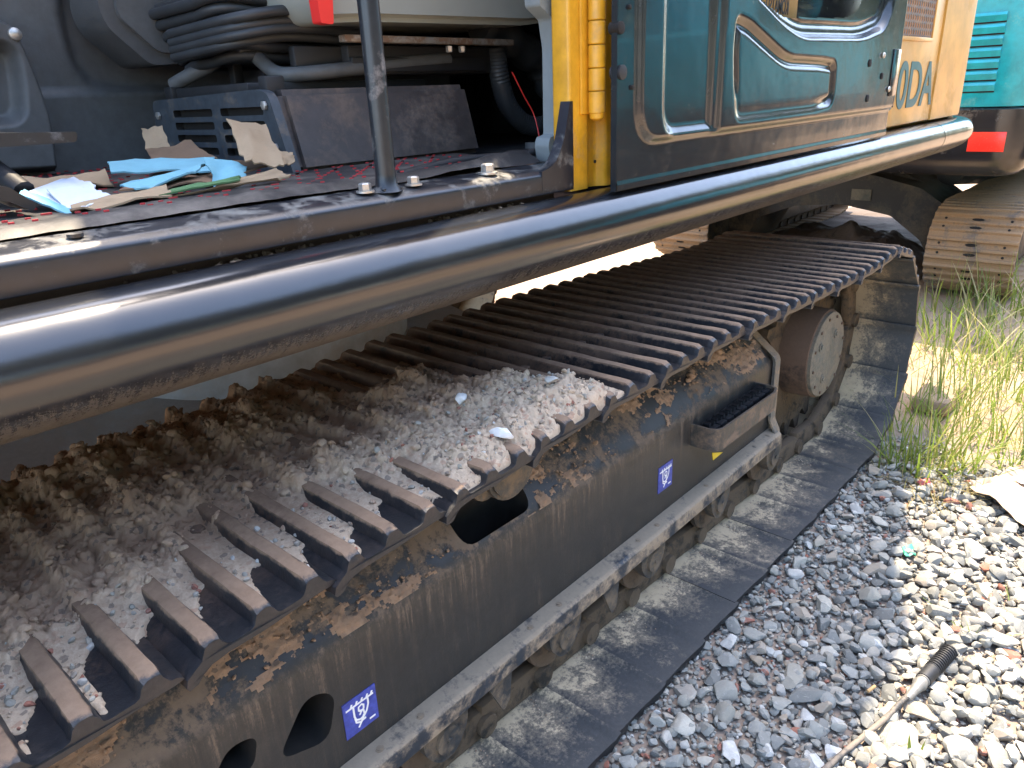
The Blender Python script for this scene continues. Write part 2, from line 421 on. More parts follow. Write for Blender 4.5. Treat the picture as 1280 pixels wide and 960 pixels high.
def cyl(bm, p0, p1, r, seg=20, mi=0, r1=None): tube(bm, [p0, p1], [r, r if r1 is None else r1], seg, mi=mi)
def smoothpath(pts, n=6):
    P = [np.array(p, float) for p in pts]; P = [2 * P[0] - P[1]] + P + [2 * P[-1] - P[-2]]; out = []
    for i in range(1, len(P) - 2):
        for j in range(n):
            t = j / n
            out.append(.5 * ((2 * P[i]) + (-P[i - 1] + P[i + 1]) * t + (2 * P[i - 1] - 5 * P[i] + 4 * P[i + 1] - P[i + 2]) * t * t + (-P[i - 1] + 3 * P[i] - 3 * P[i + 1] + P[i + 2]) * t ** 3))
    out.append(P[-2]); return [tuple(p) for p in out]
def hexbolt(bm, p, ax, r, h, washer=True, mi=0):
    p = Vector(p); ax = Vector(ax).normalized()
    if washer: cyl(bm, p, p + ax * h * .2, r * 1.45, 14, mi)
    tube(bm, [p + ax * h * .2, p + ax * h * .88, p + ax * h], [r, r, r * .82], 6, mi=mi)
def gridmesh(name, X, Y, Z, keep=None, attrs=None, thick=0):
    """X,Y,Z 2-D arrays -> mesh (quads); keep: bool per quad"""
    h, w_ = X.shape
    co = np.stack([X, Y, Z], -1).reshape(-1, 3)
    idx = np.arange(h * w_).reshape(h, w_)
    q = np.stack([idx[:-1, :-1], idx[:-1, 1:], idx[1:, 1:], idx[1:, :-1]], -1)
    q = q[keep] if keep is not None else q.reshape(-1, 4)
    used = np.unique(q); mp = np.full(h * w_, -1); mp[used] = np.arange(len(used))
    q = mp[q]; co = co[used]
    me = bpy.data.meshes.new(name)
    me.vertices.add(len(co)); me.vertices.foreach_set('co', co.ravel())
    me.loops.add(q.size); me.loops.foreach_set('vertex_index', q.ravel().astype(np.int32))
    me.polygons.add(len(q)); me.polygons.foreach_set('loop_start', (np.arange(len(q)) * 4).astype(np.int32))
    me.update(calc_edges=True)
    for k, v in (attrs or {}).items():
        a = me.attributes.new(k, 'FLOAT', 'POINT'); a.data.foreach_set('value', v.reshape(-1)[used].astype(np.float32))
    return me
def rawmesh(name, co, faces, attrs=None):
    """faces: (n,k) int array"""
    me = bpy.data.meshes.new(name); k = faces.shape[1]
    me.vertices.add(len(co)); me.vertices.foreach_set('co', np.asarray(co, np.float32).ravel())
    me.loops.add(faces.size); me.loops.foreach_set('vertex_index', faces.ravel().astype(np.int32))
    me.polygons.add(len(faces)); me.polygons.foreach_set('loop_start', (np.arange(len(faces)) * k).astype(np.int32))
    me.update(calc_edges=True)
    for kk, v in (attrs or {}).items():
        a = me.attributes.new(kk, 'FLOAT', 'POINT'); a.data.foreach_set('value', np.asarray(v, np.float32))
    return me
def boolean(o, cutter_bm, op='DIFFERENCE'):
    me = bpy.data.meshes.new('c'); cutter_bm.to_mesh(me); cutter_bm.free()
    c = bpy.data.objects.new('c', me); COL.objects.link(c); c.location = wloc(o) * 0
    if o.parent: c.location = (0, 0, 0); me.transform(Matrix.Identity(4))
    m = o.modifiers.new('b', 'BOOLEAN'); m.object = c; m.operation = op; m.solver = 'EXACT'
    bpy.context.view_layer.update()
    dg = bpy.context.evaluated_depsgraph_get()
    nm = bpy.data.meshes.new_from_object(o.evaluated_get(dg)); o.modifiers.clear(); old = o.data; o.data = nm
    bpy.data.objects.remove(c); bpy.data.meshes.remove(old)
    nm.polygons.foreach_set('use_smooth', [True] * len(nm.polygons)); nm.set_sharp_from_angle(angle=rad(35))
def textmesh(body, size, ext=.001, space=1.0, off=0.0):
    cu = bpy.data.curves.new('t', 'FONT'); cu.body = body; cu.size = size; cu.extrude = ext; cu.space_character = space; cu.offset = off
    o = bpy.data.objects.new('t', cu); COL.objects.link(o); bpy.context.view_layer.update()
    me = bpy.data.meshes.new_from_object(o.evaluated_get(bpy.context.evaluated_depsgraph_get()))
    bpy.data.objects.remove(o); bpy.data.curves.remove(cu); return me
def inpoly(X, Z, poly):
    r = np.zeros(X.shape, bool); n = len(poly); j = n - 1
    for i in range(n):
        xi, zi = poly[i]; xj, zj = poly[j]
        c = ((zi > Z) != (zj > Z)) & (X < (xj - xi) * (Z - zi) / (zj - zi + 1e-12) + xi)
        r ^= c; j = i
    return r
def sdf(X, Z, poly):
    d = np.full(X.shape, 1e9); n = len(poly)
    for i in range(n):
        ax, az = poly[i]; bx, bz = poly[(i + 1) % n]
        ex, ez = bx - ax, bz - az
        t = np.clip(((X - ax) * ex + (Z - az) * ez) / (ex * ex + ez * ez + 1e-12), 0, 1)
        d = np.minimum(d, np.hypot(X - ax - t * ex, Z - az - t * ez))
    return np.where(inpoly(X, Z, poly), -d, d)

# ================================================================== GROUND
bm = B()
S_ = 600
gx = np.concatenate([np.array([-S_, -60, -15]), np.linspace(-6, 14, 90), np.array([30, 90, S_])])
gy = np.concatenate([np.array([-S_, -60, -20]), np.linspace(-6, 10, 80), np.array([30, 90, S_])])
XX, YY = np.meshgrid(gx, gy)
ZZ = .035 * (fbm(XX * .7, YY * .7, s=3) - .55) * ((np.abs(XX - 3) < 10) & (np.abs(YY - 2) < 9)) - .012
flat = sstep(3.4, 5.0, XX); ZZ = ZZ * flat - .015 * (1 - flat)
obj('ground', gridmesh('ground', XX, YY, ZZ), M['ground'], smooth=0, kind='structure')
bpy.data.objects['ground'].data.polygons.foreach_set('use_smooth', [True] * len(bpy.data.objects['ground'].data.polygons))
# gravel bed sheet over the ground, its stones as children
xs = np.linspace(-.9, 3.25, 200); ys = np.linspace(-1.1, 1.9, 150); XX, YY = np.meshgrid(xs, ys)
ZZ = .004 + .018 * (fbm(XX * 6, YY * 6, s=9) - .5) + .006 * (fbm(XX * 40, YY * 40, s=12) - .5)
edge = np.minimum.reduce([XX + .9, 3.25 - XX + .3 * (fbm(XX * 3, YY * 3, s=5) - .5), YY + 1.1, 1.9 - YY])
ZZ = ZZ - .06 * (1 - sstep(0, .12, edge))
gravel = obj('gravel_bed', gridmesh('gravel_bed', XX, YY, ZZ), paint('gravel_soil', (.12, .10, .085), dust=(.24, .19, .15), amt=.6, rough=.9, scale=25, bump=.8), smooth=0, kind='structure')
def ico(sub, seed, flat=.7, jag=.28):
    bm = B(); bmesh.ops.create_icosphere(bm, subdivisions=sub, radius=1)
    rnd = np.random.RandomState(seed)
    V = np.array([v.co[:] for v in bm.verts]); F = np.array([[v.index for v in f.verts] for f in bm.faces]); bm.free()
    # planar cuts make angular broken stone
    for k in range(9 if sub > 1 else 5):
        n = rnd.randn(3); n /= np.linalg.norm(n); dd = rnd.uniform(.45, .8)
        t = V @ n; V = V - np.outer(np.maximum(t - dd, 0), n)
    V = V * (1 + jag * .25 * (rnd.rand(len(V), 1) - .5))
    V = V * np.array([1.0, rnd.uniform(.6, .95), flat * rnd.uniform(.6, 1.0)])
    return V, F
def scatter(P, size, lib, tint, rnd, tilt=.5):
    """merge transformed copies of lib shapes"""
    cos, fs, ts = [], [], []; base = 0
    pick = rnd.randint(0, len(lib), len(P))
    for li, (V, F) in enumerate(lib):
        sel = np.where(pick == li)[0]
        if not len(sel): continue
        a = rnd.rand(len(sel)) * 6.283; b = (rnd.rand(len(sel)) - .5) * 2 * tilt; c = (rnd.rand(len(sel)) - .5) * 2 * tilt
        ca, sa, cb, sb, cc, sc_ = np.cos(a), np.sin(a), np.cos(b), np.sin(b), np.cos(c), np.sin(c)
        Rz = np.zeros((len(sel), 3, 3)); Rz[:, 0, 0] = ca; Rz[:, 0, 1] = -sa; Rz[:, 1, 0] = sa; Rz[:, 1, 1] = ca; Rz[:, 2, 2] = 1
        Rx = np.zeros_like(Rz); Rx[:, 0, 0] = 1; Rx[:, 1, 1] = cb; Rx[:, 1, 2] = -sb; Rx[:, 2, 1] = sb; Rx[:, 2, 2] = cb
        Ry = np.zeros_like(Rz); Ry[:, 1, 1] = 1; Ry[:, 0, 0] = cc; Ry[:, 0, 2] = sc_; Ry[:, 2, 0] = -sc_; Ry[:, 2, 2] = cc
        R = Rx @ Ry @ Rz
        v = np.einsum('nij,kj->nki', R, V) * size[sel][:, None, None] + P[sel][:, None, :]
        n, k = v.shape[:2]
        cos.append(v.reshape(-1, 3)); fs.append((F[None] + (np.arange(n) * k)[:, None, None] + base).reshape(-1, 3)); ts.append(np.repeat(tint[sel], k)); base += n * k
    return np.concatenate(cos), np.concatenate(fs), np.concatenate(ts)
rnd = np.random.RandomState(4)
lib2 = [ico(2, i) for i in range(14)]; lib1 = [ico(1, 50 + i) for i in range(10)]; lib3 = [ico(3, 90 + i, .65) for i in range(10)]
def jit(x0, x1, y0, y1, st):
    gx_, gy_ = np.meshgrid(np.arange(x0, x1, st), np.arange(y0, y1, st))
    p = np.stack([gx_.ravel(), gy_.ravel()], 1) + (rnd.rand(gx_.size, 2) - .5) * st * 1.1
    return p
# small and middle stones (uncountable): one stuff child
def gz(p): return .004 + .018 * (fbm(p[:, 0] * 6, p[:, 1] * 6, s=9) - .5)
def gfade(p):   # few stones right at the shoe edge at the near end, none in the grass
    k = sstep(.0, .25, p[:, 0] - .85 - (.0 if 0 else 0) + 1.2 * (.69 - p[:, 1])) * .75 + .25
    return k * (1 - sstep(2.75, 3.1, p[:, 0] + .3 * (fbm(p[:, 0] * 3, p[:, 1] * 3, s=21) - .5)))
p1 = jit(.35, 3.1, -.45, .80, .0135); p1 = p1[rnd.rand(len(p1)) < .85 * gfade(p1) + .1 * (p1[:, 0] < 3)]
s1 = rnd.uniform(.0045, .0095, len(p1)); P1 = np.c_[p1, gz(p1) + s1 * .5]
p2 = jit(.35, 3.05, -.45, .74, .0255); p2 = p2[rnd.rand(len(p2)) < gfade(p2)]
s2 = (.010 + .0145 * rnd.rand(len(p2)) ** 1.5) * (.8 + .35 * (p2[:, 1] < .45)); P2 = np.c_[p2, gz(p2) + s2 * .55 + .003]
p3 = jit(-.6, 3.0, -1.05, -.45, .028); s3 = rnd.uniform(.010, .017, len(p3)); P3 = np.c_[p3, gz(p3) + s3 * .5]
def tint(n, red=.05):
    t = rnd.rand(n) ** 1.0 * .95; t[rnd.rand(n) < red] = 1.0; return t
c1 = scatter(P1, s1, lib1, tint(len(p1), .045), rnd); c2 = scatter(P2, s2, lib2, tint(len(p2), .02), rnd); c3 = scatter(P3, s3, lib1, tint(len(p3), .03), rnd)
co = np.concatenate([c1[0], c2[0], c3[0]]); fa = np.concatenate([c1[1], c2[1] + len(c1[0]), c3[1] + len(c1[0]) + len(c2[0])])
obj('gravel', rawmesh('gravel', co, fa, {'tint': np.concatenate([c1[2], c2[2], c3[2]])}), M['stone'], gravel, smooth=25, kind='stuff')
# the 300 largest stones singly
smesh = []
for i, (V, F) in enumerate(lib3):
    me = rawmesh('stone', V, F); me.materials.append(M['stone1']); me.polygons.foreach_set('use_smooth', [True] * len(F)); me.set_sharp_from_angle(angle=rad(22)); smesh.append(me)
placed = [(*Wz(1010, 868, .02)[:2], .052), (*Wz(988, 845, .02)[:2], .045), (*Wz(1120, 925, .02)[:2], .06), (*Wz(1030, 715, .02)[:2], .03), (*Wz(945, 848, .02)[:2], .028),
          (*Wz(1150, 890, .02)[:2], .04), (*Wz(1080, 890, .02)[:2], .032), (*Wz(985, 915, .02)[:2], .03), (*Wz(905, 890, .02)[:2], .03), (*Wz(915, 940, .02)[:2], .03), (*Wz(1230, 740, .02)[:2], .04),
          (*Wz(1250, 800, .02)[:2], .045), (*Wz(1220, 870, .02)[:2], .04), (*Wz(1125, 615, .02)[:2], .045), (*Wz(1090, 745, .02)[:2], .04), (*Wz(1060, 660, .02)[:2], .028)]
tries = 0
while len(placed) < 300 and tries < 20000:
    tries += 1
    x, y = rnd.uniform(.75, 2.8), rnd.uniform(-.15, .66); r = rnd.uniform(.020, .038) * (1.15 if y < .3 else 1)
    if rnd.rand() > gfade(np.array([[x, y]]))[0] ** 2: continue
    if all((x - a) ** 2 + (y - b) ** 2 > ((r + c) * .82) ** 2 for a, b, c in placed): placed.append((x, y, r))
for i, (x, y, r) in enumerate(placed):
    o = bpy.data.objects.new('stone', smesh[i % len(smesh)]); COL.objects.link(o); o.parent = gravel
    fl = .55 if i < 4 else .85
    o.location = (x, y, float(gz(np.array([[x, y]]))[0]) + r * .42 * fl + .004); o.scale = (r, r * .95, r * fl)
    o.rotation_euler = (rnd.uniform(-.35, .35), rnd.uniform(-.35, .35), rnd.uniform(0, 6.28))

# ================================================================== EXCAVATOR (near machine)
EX = empty('excavator', (1.0, 2.1, 0.0), label='yellow and black excavator with open cab door and muddy crawler track in the foreground', cat='excavator')
PITCH = .189; WSH = .62
topx = np.array([-1.2, -.5, .05, .30, .43, .70, 1.0, 1.35, 1.7, 2.0, 2.4, 2.5, 2.668])
topz = np.array([.74, .775, .786, .797, .802, .815, .829, .829, .821, .803, .791, .793, .805])
def ztop(x): return np.interp(x, topx, topz)
def track_path(topf, x0, x1, r, cz, jx, pitch):
    pts = []
    cxr = x1 - r; cxl = x0 + r
    for x in np.linspace(cxl, cxr, 260): pts.append((x, float(topf(x))))
    for a in np.linspace(90, -90, 60)[1:]: pts.append((cxr + r * math.cos(rad(a)), cz + r * math.sin(rad(a))))
    for x in np.linspace(cxr, cxl, 100)[1:]: pts.append((x, cz - r))
    for a in np.linspace(-90, -270, 60)[1:]: pts.append((cxl + r * math.cos(rad(a)), cz + r * math.sin(rad(a))))
    pts = np.array(pts); st = int(np.argmin(np.abs(pts[:260, 0] - jx)))
    pts = np.concatenate([pts[st:], pts[:st + 1]])
    J = [pts[0]]; i = 1
    while i < len(pts):
        d_ = np.hypot(*(pts[i] - J[-1]))
        if d_ >= pitch:
            p0, p1 = pts[i - 1], pts[i]; d0 = np.hypot(*(p0 - J[-1])); t = (pitch - d0) / (d_ - d0 + 1e-9); J.append(p0 + (p1 - p0) * t)
        else: i += 1
    return J
def shoe_mesh(name, W, pitch, gh, detail=True, seed=0, mats=None, slots=False):
    s = pitch / .189
    gp = [.030, .094, .160]
    top = [(-.0085, -.009), (-.006, .001), (.008, .0095)]
    for k, g_ in enumerate(gp):
        bw, tw = .0165, .0092
        for (du, hh) in ((-bw - .004, .0), (-bw + .001, .10), (-tw - .0018, .72), (-tw, .93), (-tw * .45, 1.0), (tw * .45, 1.0), (tw, .93), (tw + .0018, .72), (bw - .001, .10), (bw + .004, .0)):
            if k == 2 and du > bw: du = .0185
            top.append((g_ + du, .0095 + gh * hh))
    top += [(.182, .0090), (.189, .0050)]
    bot = [(.189, .0025), (.180, .0010), (.165, .0015), (.09, -.0015), (.045, .0), (.024, -.0010), (.012, -.0045), (.004, -.0105), (-.006, -.0125)]
    prof = [(u * s, z) for u, z in top + bot]; nt_ = len(top)
    rnd_ = np.random.RandomState(seed)
    vsn = [0, .0015, .006, .012] + list(np.linspace(.04, W - .04, 14 if detail else 2)) + [W - .012, W - .006, W - .0015, W]
    bm = B(); rings = []
    for v in vsn:
        e = min(v, W - v); k = 1 - .34 * max(0, 1 - e / .013) ** 1.4
        ring = []
        for i, (u, z) in enumerate(prof):
            zz = z
            if i < nt_ and z > .012: zz = .0095 + (z - .0095) * k + (rnd_.rand() - .5) * .0016 * detail
            uu = u + (rnd_.rand() - .5) * .0014 * detail; cor = .006 * detail * math.exp(-(u / .02) ** 2) * (1 if v == W else (-1 if v == 0 else 0))
            inset = .0015 if (v in (0, W) and i < nt_ and z > .03) else 0
            ring.append(bm.verts.new((uu, (v + cor + (inset if v == 0 else -inset)), zz)))
        rings.append(ring)
    n = len(prof)
    for a, b in zip(rings[:-1], rings[1:]):
        for i in range(n):
            f = bm.faces.new((a[i], a[(i + 1) % n], b[(i + 1) % n], b[i])); f.material_index = 0 if i < nt_ else 1
    bm.faces.new(rings[0][::-1]); bm.faces.new(rings[-1])
    bmesh.ops.recalc_face_normals(bm, faces=bm.faces[:])
    if detail:
        for u in (.063, .130):
            for v in (W / 2 - .075, W / 2 + .075): hexbolt(bm, (u * s, v, .009), (0, 0, 1), .011, .012, False)
    if slots:
        for u in (.060, .128):
            prism(bm, [(u * s + .010 * math.sin(t), W * .5 + .0 + .034 * math.cos(t)) for t in np.linspace(0, 6.283, 17)[:-1]], 'z', .0101, .0112, 2)
            for v in (.07, W - .07): cyl(bm, (u * s, v, .01), (u * s, v, .0118), .008, 10, 2)
    me = bpy.data.meshes.new(name); bm.to_mesh(me); bm.free()
    for m in mats: me.materials.append(m)
    me.polygons.foreach_set('use_smooth', [True] * len(me.polygons)); me.set_sharp_from_angle(angle=rad(38))
    return me
def make_track(root, y0, J, meshes, W, chain_mat, partname='track_chain', single=True):
    bm = B(); org = wloc(root)
    mats_ = []
    for i in range(len(J) - 1):
        a, b = J[i], J[i + 1]; t = (b - a); L = np.hypot(*t); t = t / L; nrm = np.array([-t[1], t[0]])
        m = Matrix(((t[0], 0, nrm[0], a[0] - org.x), (0, 1, 0, y0 - org.y + random.uniform(-.003, .002)), (t[1], 0, nrm[1], a[1] - org.z), (0, 0, 0, 1))) @ Matrix.Rotation(random.uniform(-.012, .012) + (.07 if t[0] < -.9 else 0), 4, 'Y') @ Matrix.Rotation(random.uniform(-.006, .006), 4, 'Z')
        # right-handed: local x = travel, y = world y, z = outward
        mats_.append(m)
        mw_ = Matrix.Translation(org) @ m
        for yc in (W / 2 - .075, W / 2 + .075):
            s = 1 if i % 2 else -1
            box(bm, -.018, L + .012, yc - .019, yc + .019, -.085 * L / .19, -.006, .012, 2, M4=mw_)
            cyl(bm, mw_ @ Vector((0, yc - .032, -.045)), mw_ @ Vector((0, yc + .032, -.045)), .028 * L / .19, 10)
    ch = obj(partname, bm, chain_mat, root)
    for i, m in enumerate(mats_):
        o = bpy.data.objects.new('track_shoe', meshes[i % len(meshes)]); COL.objects.link(o); o.parent = ch; o.matrix_local = m
    return ch
def closed_track(topf, x0, *a):
    best = None
    for dx in np.linspace(0, .11, 23):
        J = track_path(topf, x0 - dx, *a); e = abs(np.hypot(*(J[-1] - J[0])))
        if best is None or e < best[0]: best = (e, J)
    J = best[1]; return J if np.hypot(*(J[-1] - J[0])) < 1e-9 else (J[:-1] + [J[0]] if best[0] < .02 else J + [J[0]])
J1 = closed_track(ztop, -1.2, 3.053, .385, .42, .211, PITCH)
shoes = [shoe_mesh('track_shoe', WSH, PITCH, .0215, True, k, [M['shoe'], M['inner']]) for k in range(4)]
make_track(EX, .685, J1, shoes, WSH, M['chain'])
make_track(EX, 2.90, J1, shoes[:1], WSH, M['chain'])

# --- track frame
def frame_section(y0):   # y0: outer wall
    w_ = .30
    p = [(0, .285), (0, .545), (.10, .655), (w_ - .10, .655), (w_, .545), (w_, .285), (w_ - .05, .27), (.05, .27)]
    return [(y0 + a, z) for a, z in rpoly(p, [.008, .022, .03, .03, .022, .008, .01, .01], 4)]
bm = B(); prism(bm, frame_section(.865), 'x', -.75, 2.145)
tf = obj('track_frame', bm, [M['frame'], M['slot']], EX)
def cut(o, polys):   # polys: (pts, axis, a, b) in world coordinates
    c = B(); org = wloc(EX)
    for pts, ax, a, b in polys: prism(c, pts, ax, a, b)
    for v in c.verts: v.co -= org
    c2 = c; me = bpy.data.meshes.new('c'); c2.to_mesh(me); c2.free()
    for m in o.data.materials: me.materials.append(M['slot'])
    co_ = bpy.data.objects.new('c', me); COL.objects.link(co_); co_.parent = o.parent
    m = o.modifiers.new('b', 'BOOLEAN'); m.object = co_; m.operation = 'DIFFERENCE'; m.solver = 'EXACT'
    try: m.material_mode = 'TRANSFER'
    except Exception: pass
    bpy.context.view_layer.update(); dg = bpy.context.evaluated_depsgraph_get()
    nm = bpy.data.meshes.new_from_object(o.evaluated_get(dg)); o.modifiers.clear(); o.data = nm
    bpy.data.objects.remove(co_)
    nm.polygons.foreach_set('use_smooth', [True] * len(nm.polygons)); nm.set_sharp_from_angle(angle=rad(30))
hx = lambda px, py: tuple(Wy(px, py, .865)[[0, 2]])
wall_hole = rpoly([hx(347, 952), hx(382, 870), hx(420, 864), hx(412, 925)], .03, 6)
wall_hole2 = rpoly([hx(262, 985), hx(285, 935), hx(322, 918), hx(318, 960)], .02, 5)
slope_hole = rpoly([(.800, .655 + .1), (.985, .655 + .1), (.985, .8), (.80, .8)], .0)
cut(tf, [(wall_hole, 'y', .80, 1.04), (wall_hole2, 'y', .80, .96), (rpoly([(.80, .878), (1.0, .878), (1.0, .965), (.80, .965)], .03, 5), 'z', .47, .80)])
bm = B(); prism(bm, frame_section(2.95), 'x', -.75, 2.145); obj('track_frame', bm, M['frame'], EX)
# plate rib seen through the wall hole
# --- ledge rail under the wall
bm = B()
prism(bm, rpoly([(.822, .262), (.822, .300), (.830, .305), (.8652, .310), (.8652, .300), (.834, .294), (.834, .262)], .002, 2), 'x', -.7, 2.16)
obj('bottom_rail', bm, M['rail'], tf)
for x in (.33, .534, .628, .937, 1.034, 1.351, 1.440, 1.70, 2.008, 2.105):
    bm = B(); cyl(bm, (x, .846, .300), (x, .846, .3075), .0085, 14); cyl(bm, (x, .846, .3075), (x, .846, .3095), .005, 10); cyl(bm, (x, .846, .300), (x, .846, .3035), .0125, 14)
    obj('bolt', bm, M['edge'], tf)
# --- rollers and covers
for k, x in enumerate(np.arange(-.5, 2.2, .372)):
    bm = B(); x = x + .07
    cyl(bm, (x, .90, .195), (x, 1.10, .195), .072, 24); cyl(bm, (x, .885, .195), (x, .90, .195), .085, 24); cyl(bm, (x, .86, .195), (x, .885, .195), .04, 16)
    obj('track_roller', bm, M['roller'], EX)
    bm = B(); prism(bm, rpoly([(x - .055, .268), (x + .055, .268), (x + .06, .205), (x + .02, .155), (x - .02, .155), (x - .06, .205)], .03, 5), 'y', .845, .872)
    cyl(bm, (x, .838, .205), (x, .846, .205), .03, 20); cyl(bm, (x, .835, .205), (x, .84, .205), .006, 10)
    obj('roller_cover', bm, M['cover'], EX)
bm = B(); cyl(bm, (.845, .79, .745), (.845, .83, .745), .062, 28); cyl(bm, (.845, .83, .745), (.845, 1.12, .745), .05, 24); cyl(bm, (.845, .785, .745), (.845, .79, .745), .055, 28)
cyl(bm, (.79, .80, .735), (.79, .86, .735), .035, 16)
obj('carrier_roller', bm, M['cover'], EX)
# --- guards between rollers (small brackets)
for x in (1.19, .80):
    bm = B(); prism(bm, rpoly([(x - .012, .262), (x + .06, .262), (x + .05, .19), (x + .03, .17)], .01, 3), 'y', .83, .838)
    obj('guard_bracket', bm, M['cover'], EX)
# --- stickers
def sticker(cx, cz, w_, h_):
    y = .8640; bm = B(); prism(bm, [(cx - w_ / 2, cz - h_ / 2), (cx + w_ / 2, cz - h_ / 2), (cx + w_ / 2, cz + h_ / 2), (cx - w_ / 2, cz + h_ / 2)], 'y', y - .0006, y + .002)
    st = obj('tie_down_sticker', bm, M['blue'], EX, smooth=0)
    bm = B(); yy = y - .0008; f = lambda u, v: (cx + u * w_, yy, cz + v * h_); r = .0022 * w_ / .07
    def line(*p): tube(bm, [f(*q) for q in p], r, 6)
    line((-.42, .28), (.42, .28))
    for u in (-.28, -.12, .04, .2, .34): line((u, .28), (u + .05, .37))
    line((-.2, .26), (-.2, .0), (-.17, -.12), (-.06, -.18), (.08, -.16), (.17, -.06), (.24, .1), (.24, .27))
    line((.02, .02), (-.06, .08), (-.05, .17), (.04, .2), (.1, .15), (.09, .06), (.0, .0), (-.05, -.06)); line((-.05, .06), (.08, .02), (.09, -.1), (-.02, -.22))
    line((-.19, -.05), (-.17, -.2), (-.06, -.26), (.12, -.24)); line((.06, -.18), (-.12, -.38)); line((.22, -.36), (.40, -.36))
    for v in bm.verts: v.co.y = yy + (v.co.y - yy) * .15
    obj('pictogram', bm, M['white'], st, smooth=0)
sticker(.520, .390, .068, .074)
sticker(1.507, .413, .068, .074)
bm = B(); prism(bm, [hx(890, 566), hx(903, 565), hx(891, 575)], 'y', .8632, .866); obj('warning_sticker', bm, M['yell'], EX, smooth=0)
# --- step tray
pl = rpoly([(1.635, .868), (1.635, .785), (2.02, .785), (2.02, .868)], [0, .035, .035, 0], 6)
bm = B(); inn = rpoly([(1.641, .868), (1.641, .791), (2.014, .791), (2.014, .868)], [0, .030, .030, 0], 6)
z0, z1 = .452, .515
for A_, dirn in ((pl, 1), (inn, -1)):
    vb = [bm.verts.new((x, y, z0)) for x, y in A_]
    vt = [bm.verts.new((x, y, z1 - (.010 * max(0, math.sin(x * 90)) if .3 > abs(y - .79) * 50 and 1.7 < x < 2.0 else 0))) for x, y in A_]
    for i in range(len(A_) - 1):
        q = (vb[i], vb[i + 1], vt[i + 1], vt[i]); bm.faces.new(q if dirn > 0 else q[::-1])
    if dirn > 0: ob, ot = vb, vt
    else:
        for i in range(len(A_) - 1):
            bm.faces.new((ot[i], ot[i + 1], vt[i + 1], vt[i])); bm.faces.new((ob[i + 1], ob[i], vb[i], vb[i + 1]))
step = obj('step', bm, M['step'], tf)
bm = B()
for k in range(9):
    x = 1.66 + k * .040
    prism(bm, [(x, .470), (x + .034, .470), (x + .034, .512), (x + .027, .516), (x + .024, .506), (x + .012, .506), (x + .009, .518), (x, .514)], 'y', .825, .842)
    box(bm, x, x + .034, .81, .856, .498, .506, .001)
box(bm, 1.645, 2.01, .80, .862, .472, .478)
obj('step_tread', bm, M['rubber'], tf)
# --- end plate of the frame
pp = [(.975, .70), (.945, .655), (.943, .628), (.858, .560), (.852, .545), (.852, .345), (.832, .305), (.832, .272)]
pr = rpoly([(a, b) for a, b in pp] + [(a + .009, b + .004) for a, b in pp[::-1]], .006, 3)
bm = B(); prism(bm, pr, 'x', 2.135, 2.172); obj('end_plate', bm, M['edge'], tf)
bm = B(); prism(bm, [(.862, .27), (.862, .55), (.95, .62), (1.06, .62), (1.06, .27)], 'x', 2.15, 2.162); obj('frame_end', bm, M['frame'], tf)
# --- final drive
cx_, cz_ = 2.622, .430
bm = B()
tube(bm, [(cx_, y, cz_) for y in (.872, .874, .90, 1.00, 1.01, 1.04)], [.158, .163, .165, .167, .182, .182], 56)
fd = obj('final_drive', bm, M['drum'], EX)
bm = B()
tube(bm, [(cx_, y, cz_) for y in (.858, .861, .872)], [.151, .156, .156], 56)
obj('cover_plate', bm, M['disc'], fd)
for k in range(12):
    a = k * math.pi / 6 + .2; bm = B(); hexbolt(bm, (cx_ + .140 * math.cos(a), .858, cz_ + .140 * math.sin(a)), (0, -1, 0), .0055, .005, False); obj('bolt', bm, M['drum'], fd)
for a, r_ in ((.9, .085), (2.6, .10), (4.3, .09)):
    bm = B(); c0 = Vector((cx_ + r_ * math.cos(a), .858, cz_ + r_ * math.sin(a)))
    tube(bm, [c0, c0 + Vector((0, -.004, 0))], .016, 16); tube(bm, [c0 + Vector((0, -.004, 0)), c0 + Vector((0, -.008, 0))], .008, 6); obj('plug', bm, M['disc'], fd)
bm = B(); pts = []
for k in range(21 * 4):
    a = 2 * math.pi * k / 84; r_ = (.345, .345, .30, .30)[k % 4] if k % 4 < 2 else .292
    pts.append((cx_ + .046 + r_ * math.cos(a), cz_ - .008 + r_ * math.sin(a)))
prism(bm, pts, 'y', .975, 1.025); obj('sprocket', bm, M['chain'], EX)
bm = B(); prism(bm, rpoly([(2.15, .28), (2.15, .62), (2.45, .60), (2.62, .58), (2.62, .28), (2.4, .25)], .04, 4), 'y', 1.03, 1.10); obj('drive_bracket', bm, M['frame'], EX)
# idler out to the left
bm = B(); cyl(bm, (-.80, .95, .42), (-.80, 1.05, .42), .30, 32); obj('idler_wheel', bm, M['chain'], EX)

# --- carbody between the tracks
bm = B()
prism(bm, rpoly([(1.16, .36), (1.16, .60), (1.45, .66), (1.75, .74), (2.5, .74), (2.75, .66), (2.95, .60), (2.95, .36), (2.6, .42), (1.6, .42)], .03, 4), 'x', .25, .95)
prism(bm, rpoly([(1.16, .40), (1.16, .60), (1.5, .66), (1.8, .72), (2.45, .72), (2.7, .66), (2.95, .60), (2.95, .40), (2.6, .44), (1.6, .44)], .03, 4), 'x', 1.0, 1.62)
cyl(bm, (1.0, 2.1, .70), (1.0, 2.1, 1.04), .55, 48)
obj('carbody', bm, M['under'], EX)
M['under'] = paint('undercarriage_black', (.016, .018, .020), dust=(.10, .085, .065), amt=.3, rough=.45, scale=5, up=.4, bump=.3)

